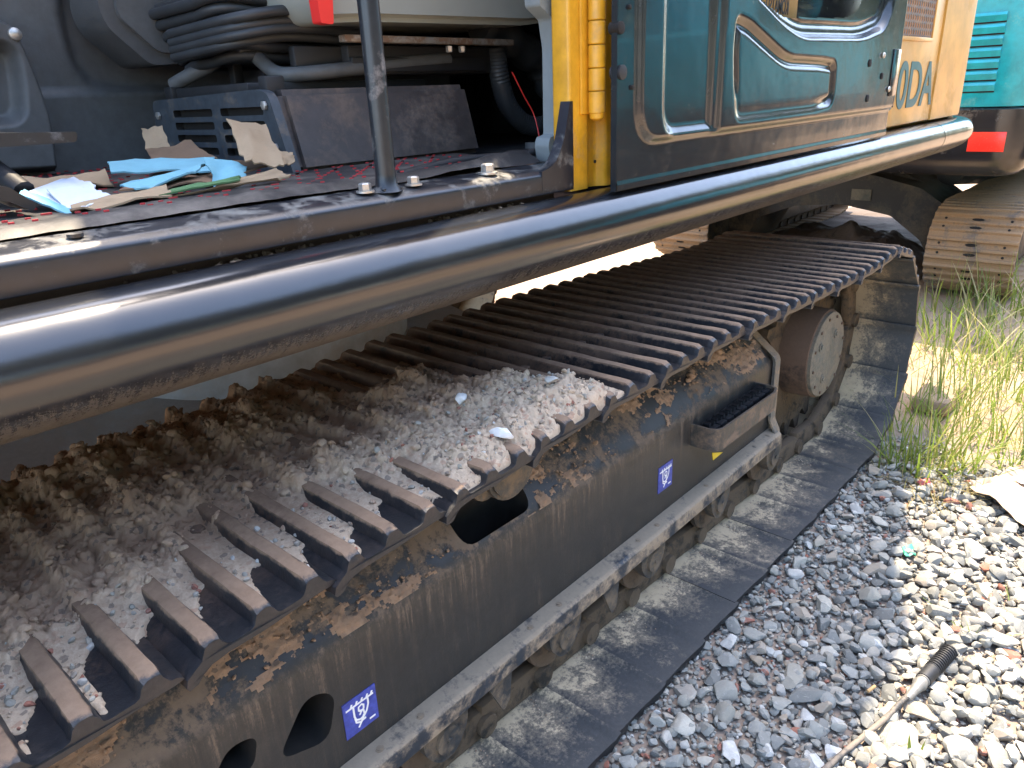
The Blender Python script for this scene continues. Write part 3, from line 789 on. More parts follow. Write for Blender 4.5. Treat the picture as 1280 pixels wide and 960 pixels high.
# ================================================================== mud on the track
step_ = .0032
xs = np.arange(-.35, 1.14, step_); ys = np.arange(.688, 1.318, step_)
X, Y = np.meshgrid(xs, ys)
Zp = ztop(X) + .0095
ph = ((X - .211) % PITCH)
grs = np.zeros_like(X)
for g_ in (.030, .094, .160): grs = np.maximum(grs, 1 - sstep(.006, .017, np.abs(ph - g_)))
nb = fbm(X * 9, Y * 9, s=31, o=4); nm_ = fbm(X * 30, Y * 30, s=33, o=4); nf = fbm(X * 95, Y * 95, s=35, o=3)
wx_, wy_ = X + .012 * (fbm(X * 25, Y * 25, s=40) - .5), Y + .012 * (fbm(X * 25, Y * 25, s=41) - .5)
d1, d2, idc = worley(wx_ * 38, wy_ * 38, 3); e1, e2, ide = worley(wx_ * 90, wy_ * 90, 8)
clod = np.clip(1 - d1 * 1.25, 0, 1) ** .6 * (.35 + idc); clod2 = np.clip(1 - e1 * 1.2, 0, 1) ** .6 * (.3 + ide)
def blob(cx, cy, rx, ry, h, rot=0):
    c, s = math.cos(rot), math.sin(rot); u = ((X - cx) * c + (Y - cy) * s) / rx; v = (-(X - cx) * s + (Y - cy) * c) / ry
    return h * np.exp(-(u * u + v * v) ** 1.3)
nearless = sstep(.775, .85, Y + .05 * (nb - .5))
heap1 = (blob(.12, .98, .22, .12, .020) + blob(.10, 1.16, .3, .12, .026) + blob(.38, 1.20, .16, .10, .034) + blob(.36, 1.02, .12, .08, .022) + blob(.54, 1.10, .08, .12, .026)
        + blob(.50, .92, .07, .05, .018) + blob(.05, .88, .12, .06, .020) + blob(.25, .88, .08, .06, .016) + blob(.64, 1.22, .10, .07, .018) + blob(.70, 1.12, .08, .08, .014) + blob(-.2, 1.0, .2, .3, .03)) * nearless
heap2 = (blob(.955, .735, .075, .055, .026, -.3) + blob(.80, .735, .09, .05, .020) + blob(.965, .775, .070, .068, .024, -.3) + blob(.89, .86, .09, .09, .036) + blob(.76, .80, .10, .085, .026) + blob(.78, .95, .11, .10, .038) + blob(.86, 1.05, .07, .07, .024) + blob(.62, .88, .09, .08, .022) + blob(.68, .74, .07, .05, .012))
heap1 = heap1 + blob(.42, 1.27, .10, .05, .016) + blob(.18, 1.18, .12, .07, .012)
heap1 = heap1 * (1 - .55 * sstep(1.20, 1.30, Y) * (1 - sstep(.45, .6, X)))
heap = (heap1 * 1.25 + heap2 * 1.1) * (.45 + 1.1 * nb)
heap = heap + (grs - .35) * .010 * sstep(.004, .02, heap) * sstep(.80, .92, Y)
coat = (.003 + .008 * sstep(.40, .65, nb)) * sstep(.78, .92, Y + .10 * (nm_ - .5)) * (1 - sstep(.75, 1.1, X))
lim = .728 + .07 * (nb - .5) * 2 + .04 * (nm_ - .5) + .03 * np.sin(ph / PITCH * 19)
thin = .0050 * sstep(0, .012, Y - lim) * (1 - sstep(.60, .90, X)) * (.7 + .6 * nm_)
ridgecov = grs * .0225 * sstep(.86, .98, Y + .10 * (nm_ - .5)) * (1 - sstep(.60, .85, X))
h = np.maximum(heap, ridgecov * (.85 + .3 * nm_) + coat)
f1, f2, idf = worley(wx_ * 190, wy_ * 190, 12); c1_, c2_, idg = worley(wx_ * 20 + nm_, wy_ * 20 + nm_, 17)
amp = sstep(.006, .024, h)
bumps = ((idc - .5) * .0060 + (idg - .5) * .010) * amp + (ide - .5) * .0034 * sstep(.003, .015, h) + (idf - .5) * .0018 + .010 * (fbm(X * 42, Y * 42, s=90, o=6, g=.66) - .5) * (.3 + amp)
for q1_, q2_, k_, am_ in ((d1, d2, .10, .0045), (c1_, c2_, .06, .007), (e1, e2, .12, .0015)): bumps = bumps - am_ * (1 - sstep(.0, k_, q2_ - q1_)) * amp
h = h + bumps * sstep(.002, .008, h + .002)
h = np.maximum(h, thin + .0008 * (nf - .5))
h = np.where(h < .0022, -.006, h)
# side skirt so heaps end cleanly at the shoe edges
sk = sstep(.688, .694, Y) * (1 - sstep(1.308, 1.315, Y)); h = h * sk - .008 * (1 - sk)
dry = np.clip(1.0 - 3.6 * (Y - .74), 0, 1) * .9 + .45 * blob(.90, .78, .16, .07, 1) + .35 * (nb - .5)
dry = np.clip(dry, 0, 1)
keepv = h > -.0055; kq = keepv[:-1, :-1] | keepv[1:, :-1] | keepv[:-1, 1:] | keepv[1:, 1:]
Xd = X + .004 * (fbm(X * 60, Y * 60, s=50) - .5) * (h > .01); Yd = Y + .004 * (fbm(X * 60, Y * 60, s=51) - .5) * (h > .01)
obj('track_mud', gridmesh('track_mud', Xd, Yd, Zp + h, kq, {'dry': dry}), M['mud'], EX, smooth=0, kind='stuff')
m_ = bpy.data.objects['track_mud'].data; m_.polygons.foreach_set('use_smooth', [True] * len(m_.polygons))
# loose crumbs and grit on the mud and grousers
N = 5200
px_ = rnd.uniform(-.1, 1.25, N); py_ = rnd.uniform(.70, 1.30, N)
ix = np.clip(((px_ - xs[0]) / step_).astype(int), 0, len(xs) - 1); iy = np.clip(((py_ - ys[0]) / step_).astype(int), 0, len(ys) - 1)
hh = h[iy, ix]; kp = (hh > .002) & (rnd.rand(N) < .5 + 12 * np.clip(hh, 0, .04)) & (px_ < xs[-1])
sz = rnd.uniform(.0009, .0032, N) * (1 + 1.6 * (rnd.rand(N) > .95))
P = np.c_[px_, py_, ztop(px_) + .0095 + hh + sz * .3][kp]
c4 = scatter(P, sz[kp], lib1, np.clip(dry[iy, ix][kp] + (rnd.rand(kp.sum()) - .5) * .4, 0, 1), rnd, .9)
nb2 = 1500; bx_ = rnd.uniform(-.2, 1.08, nb2); by_ = rnd.uniform(.70, 1.30, nb2)
ix2 = np.clip(((bx_ - xs[0]) / step_).astype(int), 0, len(xs) - 1); iy2 = np.clip(((by_ - ys[0]) / step_).astype(int), 0, len(ys) - 1)
hb = h[iy2, ix2]; kb = (hb > .012) & (rnd.rand(nb2) < 30 * np.clip(hb, 0, .03)); sb_ = rnd.uniform(.005, .013, nb2)[kb]
c4b = scatter(np.c_[bx_[kb], by_[kb], ztop(bx_[kb]) + .0095 + hb[kb] - sb_ * .15], sb_, [ico(2, 200 + i, .8, .9) for i in range(10)], np.clip(dry[iy2, ix2][kb] + (rnd.rand(kb.sum()) - .5) * .3, 0, 1), rnd, .9)
c4 = (np.concatenate([c4[0], c4b[0]]), np.concatenate([c4[1], c4b[1] + len(c4[0])]), np.concatenate([c4[2], c4b[2]]))
obj('mud_crumbs', rawmesh('mud_crumbs', c4[0], c4[1], {'dry': c4[2]}), M['mud'], EX, smooth=0, kind='stuff')
pk = rnd.rand(420); px_ = rnd.uniform(.0, 1.02, 420); py_ = .70 + .16 * rnd.rand(420) ** 1.3
ix = np.clip(((px_ - xs[0]) / step_).astype(int), 0, len(xs) - 1); iy = np.clip(((py_ - ys[0]) / step_).astype(int), 0, len(ys) - 1); hh = h[iy, ix]; kp = hh > .002
sz = rnd.uniform(.002, .0065, 420)
c5 = scatter(np.c_[px_, py_, ztop(px_) + .0095 + hh + sz * .3][kp], sz[kp], lib2, np.where(pk < .22, 1.0, .35 + .6 * pk)[kp], rnd, .9)
obj('grit', rawmesh('grit', c5[0], c5[1], {'tint': c5[2]}), M['stone'], EX, smooth=25, kind='stuff')
# mud caked on the sloping top of the frame
s_ = np.arange(0, .262, .003); xs2 = np.arange(-.1, 2.12, .0035); XS, SS = np.meshgrid(xs2, s_)
sl_len = math.hypot(.10, .11)
SY = np.where(SS < sl_len, .865 + .004 + SS / sl_len * .10, .965 + (SS - sl_len)); SZ = np.where(SS < sl_len, .545 + .004 + SS / sl_len * .11, .655)
ny, nz_ = np.where(SS < sl_len, -.74, 0), np.where(SS < sl_len, .67, 1)
am = fbm(XS * 9, SS * 16, s=61, o=7, g=.62); am2 = fbm(XS * 60, SS * 60, s=62, o=3); am3 = fbm(XS * 150, SS * 150, s=63, o=2)
far_ = sstep(.95, 1.5, XS)
t_ = am + .20 * (am2 - .5) + .14 * (am3 - .5) + .06 * sstep(.02, .12, SS) - .03 * far_ - .10 * (1 - sstep(0, .02, SS)) - .015
hm = .0022 * sstep(.48, .54, t_) * (.4 + .8 * am2) + .006 * sstep(.56, .70, t_) * am2 + .0012 * am3
inhole = (XS > .79) & (XS < 1.01) & (SY > .872) & (SY < .972)
ok = (t_ > .49) & ~inhole
kq = ok[:-1, :-1] & ok[1:, :-1] & ok[:-1, 1:] & ok[1:, 1:]
obj('frame_mud', gridmesh('frame_mud', XS, SY + ny * (hm - .001), SZ + nz_ * (hm - .001), kq, {'dry': np.clip(.35 * (1 - sstep(.0, .03, SS)) + .2 * am2 - .15, 0, 1)}), M['mud'], EX, smooth=0, kind='stuff')
m_ = bpy.data.objects['frame_mud'].data; m_.polygons.foreach_set('use_smooth', [True] * len(m_.polygons))
N = 1500; u = rnd.rand(N); v = rnd.rand(N) ** .8; px_ = -.05 + 2.1 * u ** 1.3; ss = .005 + v * .17
kp = (fbm(px_ * 8, ss * 14, s=61, o=5) > .48) & ~((px_ > .78) & (px_ < 1.02) & (ss > .01) & (ss < .15))
yy = np.where(ss < sl_len, .869 + ss / sl_len * .10, .965 + ss - sl_len); zz = np.where(ss < sl_len, .549 + ss / sl_len * .11, .655)
sz = rnd.uniform(.0015, .006, N)
c6 = scatter(np.c_[px_, yy - .003, zz + .004][kp], sz[kp], lib1, rnd.rand(kp.sum()) * .25, rnd, 1)
bigc = scatter(np.array([[1.72, .92, .615], [1.74, .925, .618], [1.70, .915, .61], [1.95, .95, .64], [1.9, .93, .63], [1.25, .90, .60]]), np.array([.02, .014, .012, .018, .016, .010]), lib2, np.full(6, .1), rnd, 1)
obj('mud_clods', rawmesh('mud_clods', np.concatenate([c6[0], bigc[0]]), np.concatenate([c6[1], bigc[1] + len(c6[0])]), {'dry': np.concatenate([c6[2], bigc[2]])}), M['mud'], EX, smooth=0, kind='stuff')
# dust and grit lying along the bottom run beside the rollers
N = 3500; px_ = rnd.uniform(.3, 2.6, N); py_ = .87 + .16 * rnd.rand(N) - .10 * rnd.rand(N) ** 3
sz = rnd.uniform(.0012, .004, N)
c7 = scatter(np.c_[px_, py_, np.full(N, .037) + sz * .4], sz, lib1, rnd.uniform(.3, 1, N) ** 1.2, rnd, 1)
obj('shoe_grit', rawmesh('shoe_grit', c7[0], c7[1], {'dry': c7[2]}), M['mud'], EX, smooth=0, kind='stuff')
# pale stones resting on the track edge
def loose_stone(loc, sc, label, mesh, col):
    me = mesh.copy(); me.materials.clear(); me.materials.append(col)
    o = bpy.data.objects.new('stone', me); COL.objects.link(o); o.location = loc; o.scale = sc; o.rotation_euler = (rnd.uniform(-.4, .4), rnd.uniform(-.4, .4), rnd.uniform(0, 6))
    return tag(o, label, 'stone', 'stones lying in the mud on the track')
wst = plain('white_stone', (.62, .64, .64), .8, var=.15, scale=60, bump=.5); gst = plain('grey_stone', (.36, .38, .37), .8, var=.2, scale=60, bump=.5)
def on_mud(px, py, lift=.008):
    q = Wz(px, py, .852); i = int(np.clip((q[0] - xs[0]) / step_, 0, len(xs) - 1)); j = int(np.clip((q[1] - ys[0]) / step_, 0, len(ys) - 1))
    return (q[0], q[1], float(ztop(q[0])) + .0095 + max(0, h[j, i]) + lift)
loose_stone(on_mud(630, 548), (.026, .020, .018), 'chalky white stone on the near edge of the muddy track, above the carrier roller', smesh[0], wst)
loose_stone(on_mud(690, 500), (.018, .015, .014), 'blue grey stone set in the right end of the mud heap on the track', smesh[2], gst)
loose_stone(on_mud(577, 515), (.017, .014, .013), 'small pale stone halfway up the mud heap on the track', smesh[4], wst)

# ================================================================== upper body, skirt tube
ZT, RT, YT = 1.124, .061, .800
def planpath(x0, x1, off, cxr=3.68, R0=.25, seg=14, tail=3.38, wrap=True):
    P_ = [(x, YT + off) for x in np.linspace(x0, min(x1, cxr), max(2, int((min(x1, cxr) - x0) / .06)))]
    if wrap:
        for a in np.linspace(-90, 0, seg)[1:]: P_.append((cxr + (R0 - off) * math.cos(rad(a)), YT + R0 + (R0 - off) * math.sin(rad(a))))
        P_.append((cxr + R0 - off, tail))
    return P_
def sweep_profile(bm, plan, prof):
    """prof: list of (inward offset, z); plan computed per offset"""
    rings = []
    cols = [plan(o_) for o_, _ in prof]
    n = len(cols[0])
    for i in range(n): rings.append([bm.verts.new((cols[j][i][0], cols[j][i][1], prof[j][1])) for j in range(len(prof))])
    k = len(prof)
    for a, b in zip(rings[:-1], rings[1:]):
        for j in range(k): bm.faces.new((a[j], a[(j + 1) % k], b[(j + 1) % k], b[j]))
    bm.faces.new(rings[0]); bm.faces.new(rings[-1][::-1]); bmesh.ops.recalc_face_normals(bm, faces=bm.faces[:])
circ = [(p_[0] - YT, p_[2]) for p_ in smoothpath([(.835, 0, 1.178), (.815, 0, 1.187), (.788, 0, 1.187), (.763, 0, 1.179), (.746, 0, 1.160), (.738, 0, 1.135), (.744, 0, 1.108), (.766, 0, 1.083), (.802, 0, 1.0625), (.850, 0, 1.045), (.90, 0, 1.032), (.95, 0, 1.028)], 4)] + [(.15, 1.036), (.05, 1.17)]
bm = B(); sweep_profile(bm, lambda o_: planpath(-1.3, 3.262, o_, wrap=False), circ); obj('side_skirt', bm, M['tube'], EX)
bm = B(); sweep_profile(bm, lambda o_: planpath(3.27, 3.68, o_), circ); obj('corner_skirt', bm, M['tube'], EX)
# floor / deck plates
bm = B(); box(bm, -1.3, 3.88, .86, 3.38, 1.060, 1.165, .004); box(bm, -1.3, 1.07, .862, 1.9, 1.165, 1.236, .002); obj('deck', bm, M['deck'], EX)
# mud line along the deck edge
N = 900; px_ = rnd.uniform(-.3, 1.1, N) ; kp = fbm(px_ * 6, px_ * 0, s=77) > .45
c8 = scatter(np.c_[px_, rnd.uniform(.80, .855, N), rnd.uniform(1.176, 1.184, N)][kp], rnd.uniform(.002, .006, N)[kp], lib1, rnd.uniform(0, .3, N)[kp], rnd, 1)
obj('deck_mud', rawmesh('deck_mud', c8[0], c8[1], {'dry': c8[2]}), M['mud'], EX, smooth=0, kind='stuff')
# sill
bm = B(); prism(bm, rpoly([(.820, 1.193), (.820, 1.226), (.829, 1.2335), (.872, 1.2405), (.872, 1.193)], [.003, .004, .004, .004, 0], 3), 'x', -1.3, 1.072)
sill = obj('door_sill', bm, M['sill'], EX)
bm = B(); prism(bm, rpoly([(.985, 1.2), (1.072, 1.2), (1.072, 1.34), (1.064, 1.34), (1.045, 1.275), (1.02, 1.24), (.985, 1.232)], [0, 0, 0, 0, .02, .02, 0], 4), 'y', .8195, .840); obj('sill_gusset', bm, M['sill'], EX)
for px0, py0, s in ((457, 237, 1), (517, 228, 1), (610, 216, 1.25)):
    q = Wy(px0, py0 + 4, .846); bm = B(); hexbolt(bm, (q[0], .846, 1.238), (0, 0, 1), .0088 * s, .013 * s, True); obj('bolt', bm, M['bolt'], sill)
bm = B(); q = Wy(97, 306, .846); cyl(bm, (q[0], .846, 1.2375), (q[0], .846, 1.241), .008, 14); obj('bolt', bm, M['sill'], sill)
# grab pole
bm = B(); tube(bm, [(.672, .842, 1.236), (.672, .842, 1.245), (.672, .842, 1.26), (.672, .842, 2.6)], [.022, .0155, .0142, .0142], 20)
box(bm, .655, .690, .828, .856, 1.238, 1.2415, .001)
obj('grab_pole', bm, M['black'], EX)
# floor mat with stitched edge roll
bm = B()
XX, YY = np.meshgrid(np.linspace(-1.0, 1.04, 220), np.linspace(.868, 1.62, 70))
ZZ = 1.252 + .0025 * (fbm(XX * 7, YY * 7, s=81) - .5) * 2 - .010 * (1 - sstep(.868, .885, YY)) + .012 * np.exp(-((YY - (.875 + .03 * sstep(.85, 1.05, XX))) / .012) ** 2) * sstep(.7, .95, XX)
q1 = (XX + YY) * 14; q2 = (XX - YY) * 14
ZZ = ZZ + .0016 * np.minimum(np.abs((q1 % 1) - .5) * -2 + 1, np.abs((q2 % 1) - .5) * -2 + 1)
fm = obj('floor_mat', gridmesh('floor_mat', XX, YY, ZZ), M['mat'], EX, smooth=0)
fm.data.polygons.foreach_set('use_smooth', [True] * len(fm.data.polygons))
bm = B()
for k in range(-2, 40):
    for sg in (1, -1):
        c0 = (k + 0.0) / 14
        for t in np.arange(0, .74, .011):
            y = .885 + t; x = (c0 - y) if sg > 0 else (c0 - 1.6 + y)
            if -.3 < x < 1.02 and 0 < (t * 100 % 2.2) < 1.4: box(bm, x - .0028, x + .0028, y - .0012, y + .0012, 1.2525, 1.2545)
obj('stitching', bm, M['stitch'], fm, smooth=0, kind='stuff')
# seat box with louvres
bm = B()
bx = [(.700, 1.09, 1.248), (1.125, 1.09, 1.248), (1.125, 1.56, 1.248), (.700, 1.56, 1.248), (.706, 1.135, 1.378), (1.135, 1.135, 1.378), (1.135, 1.56, 1.378), (.706, 1.56, 1.378)]
V_ = [bm.verts.new(p) for p in bx]
for f in ((0, 1, 5, 4), (1, 2, 6, 5), (2, 3, 7, 6), (3, 0, 4, 7), (4, 5, 6, 7), (3, 2, 1, 0)): bm.faces.new([V_[i] for i in f])
bmesh.ops.recalc_face_normals(bm, faces=bm.faces[:]); bmesh.ops.bevel(bm, geom=bm.edges[:], offset=.010, segments=4, affect='EDGES')
for f in bm.faces: f.material_index = 0
sb = obj('seat_box', bm, [M['boxb'], M['slot']], EX)
# front plate (louvred) with slots cut
bm = B(); fp = rpoly([(1.092, 1.249), (1.560, 1.249), (1.560, 1.372), (1.37, 1.376), (1.175, 1.380), (1.135, 1.376)], [.004, .01, .018, .01, .01, .02], 4)
prism(bm, fp, 'x', .684, .700); lp = obj('louvre_plate', bm, [M['box'], M['slot']], EX)
sl = []
for r_, z_ in enumerate((1.347, 1.325, 1.303, 1.281)):
    for (a, b) in ((1.155, 1.295), (1.325, 1.475)): sl.append((rpoly([(a, z_ - .0065), (b, z_ - .0065), (b, z_ + .0065), (a, z_ + .0065)], .005, 3), 'x', .67, .698))
cut(lp, sl)
for y_, z_ in ((1.145, 1.355), (1.535, 1.345), (1.13, 1.29), (1.535, 1.29)):
    bm = B(); hexbolt(bm, (.684, y_, z_), (-1, 0, 0), .0075, .006, False); obj('bolt', bm, M['bolt'], lp)
# bent handle tube on two brackets
hp = [(217, 106, 1.50), (232, 97, 1.47), (262, 82, 1.42), (283, 67, 1.38), (310, 63, 1.33), (328, 78, 1.29), (346, 91, 1.25), (368, 93, 1.22), (410, 89, 1.20), (455, 84, 1.20), (500, 79, 1.20), (560, 74, 1.20)]
bm = B(); tube(bm, smoothpath([Wy(a, b, c) for a, b, c in hp], 5), .0125, 14); obj('slide_handle', bm, M['cabw'], EX)
bm = B(); box(bm, .700, .735, 1.16, 1.185, 1.365, 1.40, .003); box(bm, .69, .72, 1.48, 1.51, 1.365, 1.395, .003); box(bm, .70, 1.1, 1.22, 1.52, 1.374, 1.392, .003)
box(bm, .78, .80, 1.40, 1.42, 1.39, 1.43, .002)
obj('handle_bracket', bm, M['dark'], EX)
# seat rails and pan
bm = B(); q0 = Wy(430, 42, 1.16); q1 = Wy(600, 36, 1.16)
box(bm, .86, 1.30, 1.15, 1.17, 1.452, 1.464, .002); obj('seat_rail', bm, M['rail_m'], EX)
bm = B(); box(bm, .86, 1.40, 1.50, 1.53, 1.452, 1.464, .002); obj('seat_rail', bm, M['rail_m'], EX)
for px0 in (567, 583, 476):
    q = Wy(px0, 44, 1.145); bm = B(); hexbolt(bm, (q[0], 1.16, 1.452), (0, 0, -1), .007, .014, False); obj('bolt', bm, M['bolt'], sb)
bm = B(); box(bm, .90, 1.28, 1.2, 1.5, 1.40, 1.452, .006); box(bm, .86, 1.2, 1.25, 1.45, 1.374, 1.41, .004); box(bm, .80, 1.0, 1.22, 1.24, 1.40, 1.45, .004); box(bm, .9, 1.25, 1.19, 1.2, 1.405, 1.43, .002); obj('seat_slide', bm, M['dark'], EX)
sp_ = [Wy(378, -40, 1.12)[[0, 2]], Wy(395, 8, 1.12)[[0, 2]], Wy(411, 28, 1.12)[[0, 2]], Wy(460, 26, 1.12)[[0, 2]], Wy(660, 31, 1.12)[[0, 2]], Wy(700, 25, 1.12)[[0, 2]], Wy(712, 0, 1.12)[[0, 2]], Wy(712, -60, 1.12)[[0, 2]]]
bm = B(); prism(bm, rpoly([tuple(p) for p in sp_], [.01, .02, .012, .01, .02, .03, .02, .01], 4), 'y', 1.12, 1.58); bmesh.ops.bevel(bm, geom=[e for e in bm.edges if abs(e.verts[0].co.y - 1.12) < 1e-4 and abs(e.verts[1].co.y - 1.12) < 1e-4], offset=.012, segments=3, affect='EDGES')
obj('seat_pan', bm, M['seatg'], EX)
bm = B(); a = Wy(396, -40, 1.10); b = Wy(406, 30, 1.10); prism(bm, rpoly([tuple(Wy(x, y, 1.1)[[0, 2]]) for x, y in ((388, -40), (399, 29), (415, 31), (412, -40))], .004, 3), 'y', 1.095, 1.118); obj('adjust_lever', bm, M['red'], EX)
# bellows: stacked folds
bm = B()
for k in range(6):
    z_ = 1.432 + .0155 * k * 1.15; inset = .008 * (5 - k)
    P_ = rpoly([(.69 + inset, 1.26 + inset), (1.08 - inset, 1.26 + inset), (1.08 - inset, 1.56 - inset), (.69 + inset, 1.56 - inset)], .07, 8)
    tube(bm, [(x, y, z_ + .008 * math.sin(i * .35)) for i, (x, y) in enumerate(P_)], .0095, 10, closed=True)
    tube(bm, [(.5 * (x - .88) * 1.9 + .88, .5 * (y - 1.41) * 1.9 + 1.41, z_ + .008) for x, y in P_], .007, 8, closed=True)
for k, (ya, za) in enumerate(((1.22, 1.462), (1.20, 1.474), (1.20, 1.486), (1.19, 1.50))):
    tube(bm, smoothpath([(.68, 1.42, za - .02), (.71, ya + .05, za - .008), (.80, ya + .02, za + .004), (.95, ya + .03, za)], 5), .0085, 10)
box(bm, .74, 1.04, 1.30, 1.54, 1.43, 1.54, .02)
obj('seat_bellows', bm, M['bellow'], EX)
# cab side wall, pressed
x0, x1, z0, z1 = -.9, 1.5, 1.24, 2.2
XX, ZZ = np.meshgrid(np.linspace(x0, x1, 300), np.linspace(z0, z1, 150)); YC = 1.64
def py(pts, y): return [tuple(Wy(a, b, y)[[0, 2]]) for a, b in pts]
pA = rpoly(py([(72, -120), (75, 20), (92, 80), (112, 105), (150, 112), (330, 110), (420, -120)], YC), [.02, .04, .04, .03, .05, .05, .02], 6)
dA = sdf(XX, ZZ, pA); Yv = YC + .020 * sstep(.008, -.014, dA)
dl = ZZ - np.interp(XX, [.4, .6, .9], [Wy(62, 114, YC)[2], Wy(62, 114, YC)[2], Wy(214, 113, YC)[2]])
Yv = Yv - .012 * (1 - sstep(-.008, .004, dl))
obj('cab_side_trim', gridmesh('cab_side_trim', XX, Yv, ZZ), M['cabw'], EX, smooth=0)
m_ = bpy.data.objects['cab_side_trim'].data; m_.polygons.foreach_set('use_smooth', [True] * len(m_.polygons))
# left lower trim piece with recess and screw
pB = rpoly(py([(-160, 5), (-20, 10), (22, 26), (38, 58), (60, 112), (72, 150), (80, 215), (-160, 230)], 1.56), [0, .03, .02, .02, .03, .03, 0, 0], 5)
XX, ZZ = np.meshgrid(np.linspace(-.1, .62, 240), np.linspace(1.245, 1.60, 150)); dB = sdf(XX, ZZ, pB)
pC = rpoly(py([(-160, 52), (18, 55), (27, 100), (30, 140), (20, 152), (-160, 160)], 1.56), .03, 5); dC = sdf(XX, ZZ, pC)
Yv = 1.56 + .035 * sstep(.010, -.012, dC) + .05 * sstep(-.012, .002, dB); kq = (dB < .002); kq = kq[:-1, :-1] & kq[1:, 1:]
tp = obj('lower_trim', gridmesh('lower_trim', XX, Yv, ZZ, kq), M['cabw2'], EX, smooth=0); tp.data.polygons.foreach_set('use_smooth', [True] * len(tp.data.polygons))
bm = B(); q = Wy(21, 42, 1.55); tube(bm, [(q[0], 1.561, q[2]), (q[0], 1.556, q[2]), (q[0], 1.552, q[2])], [.011, .010, .004], 16); obj('screw', bm, M['bolt'], tp)
# console box hanging on the wall
bm = B(); prism(bm, rpoly(py([(112, -90), (123, 10), (135, 35), (190, 82), (240, 78), (260, -90)], 1.50), .015, 3), 'y', 1.50, 1.63)
co_ = obj('side_console', bm, M['cabw2'], EX)
bm = B(); prism(bm, rpoly(py([(140, -90), (146, 18), (200, 66), (250, 66), (260, -90)], 1.49), .015, 3), 'y', 1.49, 1.50); obj('console_lid', bm, M['cabw'], co_)
# dark void behind: cab rear wall
bm = B(); box(bm, 1.76, 1.80, .86, 2.0, 1.18, 2.20, .002); box(bm, 1.20, 1.76, 1.72, 1.78, 1.18, 2.2, .01); box(bm, 1.20, 1.76, .90, 1.72, 1.19, 1.243, .004); obj('cab_rear_wall', bm, M['dark'], EX)
# fat corrugated duct, thin hose, red wire
bm = B(); dp = smoothpath([Wy(600, 30, 1.22), Wy(640, 52, 1.22), (1.50, 1.25, 1.42), Wy(690, 110, 1.24), Wy(715, 150, 1.26)], 10)
tube(bm, dp, [.036 + .004 * math.sin(i * .95) for i in range(len(dp))], 22)
obj('air_duct', bm, M['bellow'], EX)
bm = B(); dp = smoothpath([Wy(620, 60, 1.20), Wy(624, 95, 1.20), Wy(634, 130, 1.20), Wy(652, 152, 1.20), Wy(672, 158, 1.20), Wy(700, 150, 1.20)], 16)
tube(bm, dp, [.021 + .0015 * (i % 2) for i in range(len(dp))], 18); obj('corrugated_hose', bm, M['bellow'], EX)
bm = B(); tube(bm, smoothpath([Wy(640, 90, 1.12), Wy(655, 120, 1.11), Wy(668, 145, 1.10), Wy(676, 180, 1.08)], 8), .0012, 6); obj('wire', bm, M['red'], EX)
bm = B(); cyl(bm, Wy(668, 186, 1.06), Wy(668, 178, 1.06), .02, 14); obj('grommet', bm, M['cabw2'], EX)
# rolled edge of the mat near the pillar
bm = B(); tube(bm, smoothpath([Wy(500, 219, .90), Wy(540, 208, .92), Wy(580, 200, .93), Wy(620, 196, .93), Wy(655, 193, .92), Wy(690, 184, .90)], 5), .007, 10); obj('mat_edging', bm, M['rubber'], fm)
# gray door pillar trim, dark strip with holes, yellow pillar
gp_ = py([(664, -40), (668, 8), (684, 24), (689, 60), (690, 168), (681, 172), (679, 182), (682, 203), (690, 207), (705, 205), (706, -40)], .880)
bm = B(); prism(bm, rpoly(gp_, [0, .004, .006, .01, .004, .004, .004, .004, .003, .003, 0], 3), 'y', .868, .90); obj('door_pillar_trim', bm, M['pillar'], EX)
bm = B(); prism(bm, py([(703, -40), (722, -40), (724, 150), (706, 205)], .862), 'y', .850, .866); ds = obj('pillar_seal', bm, [M['black'], M['slot']], EX)
for pyy in (15, 57, 99, 140):
    bm = B(); q = Wy(711, pyy, .85); prism(bm, [(q[0] + .0055 * math.cos(t), q[2] + .010 * math.sin(t)) for t in np.linspace(0, 6.283, 17)[:-1]], 'y', .8492, .8505); obj('hole', bm, M['slot'], ds, smooth=0)
for pxx, pyy in ((718, 42), (718, 95), (720, 143)):
    bm = B(); q = Wy(pxx, pyy, .8485); box(bm, q[0] - .003, q[0] + .003, .8475, .8495, q[2] - .008, q[2] + .006, .001); obj('paint_chip', bm, M['white'], ds)
# yellow pillar
bm = B(); prism(bm, rpoly([(1.066, .822), (1.118, .822), (1.130, .832), (1.150, .832), (1.165, .815), (1.215, .815), (1.215, .86), (1.066, .86)], .005, 3), 'z', 1.190, 2.7)
yp = obj('door_post', bm, M['yellow'], EX)
bm = B(); box(bm, 1.093, 1.120, .8165, .823, 1.317, 2.6, .003); obj('hinge_leaf', bm, M['yellow'], yp)
for k in range(12):
    za = 1.318 + k * .0365; bm = B(); tube(bm, [(1.119, .803, za), (1.119, .803, za + .0015), (1.119, .803, za + .034), (1.119, .803, za + .0355)], [.0135, .0150, .0150, .0135], 20)
    obj('hinge_knuckle', bm, M['yellow'], yp)
bm = B(); tube(bm, [(1.119, .803, 1.306), (1.119, .803, 1.310), (1.119, .803, 1.318)], [.006, .0125, .0135], 16); obj('hinge_pin', bm, M['yellow'], yp)
bm = B(); q = Wy(729, 141, .822); cyl(bm, (q[0], .8215, q[2]), (q[0], .8225, q[2]), .0035, 10); q = Wy(744, 202, .822); cyl(bm, (q[0], .8215, q[2]), (q[0], .8235, q[2]), .003, 10); obj('rivet', bm, M['slot'], yp)

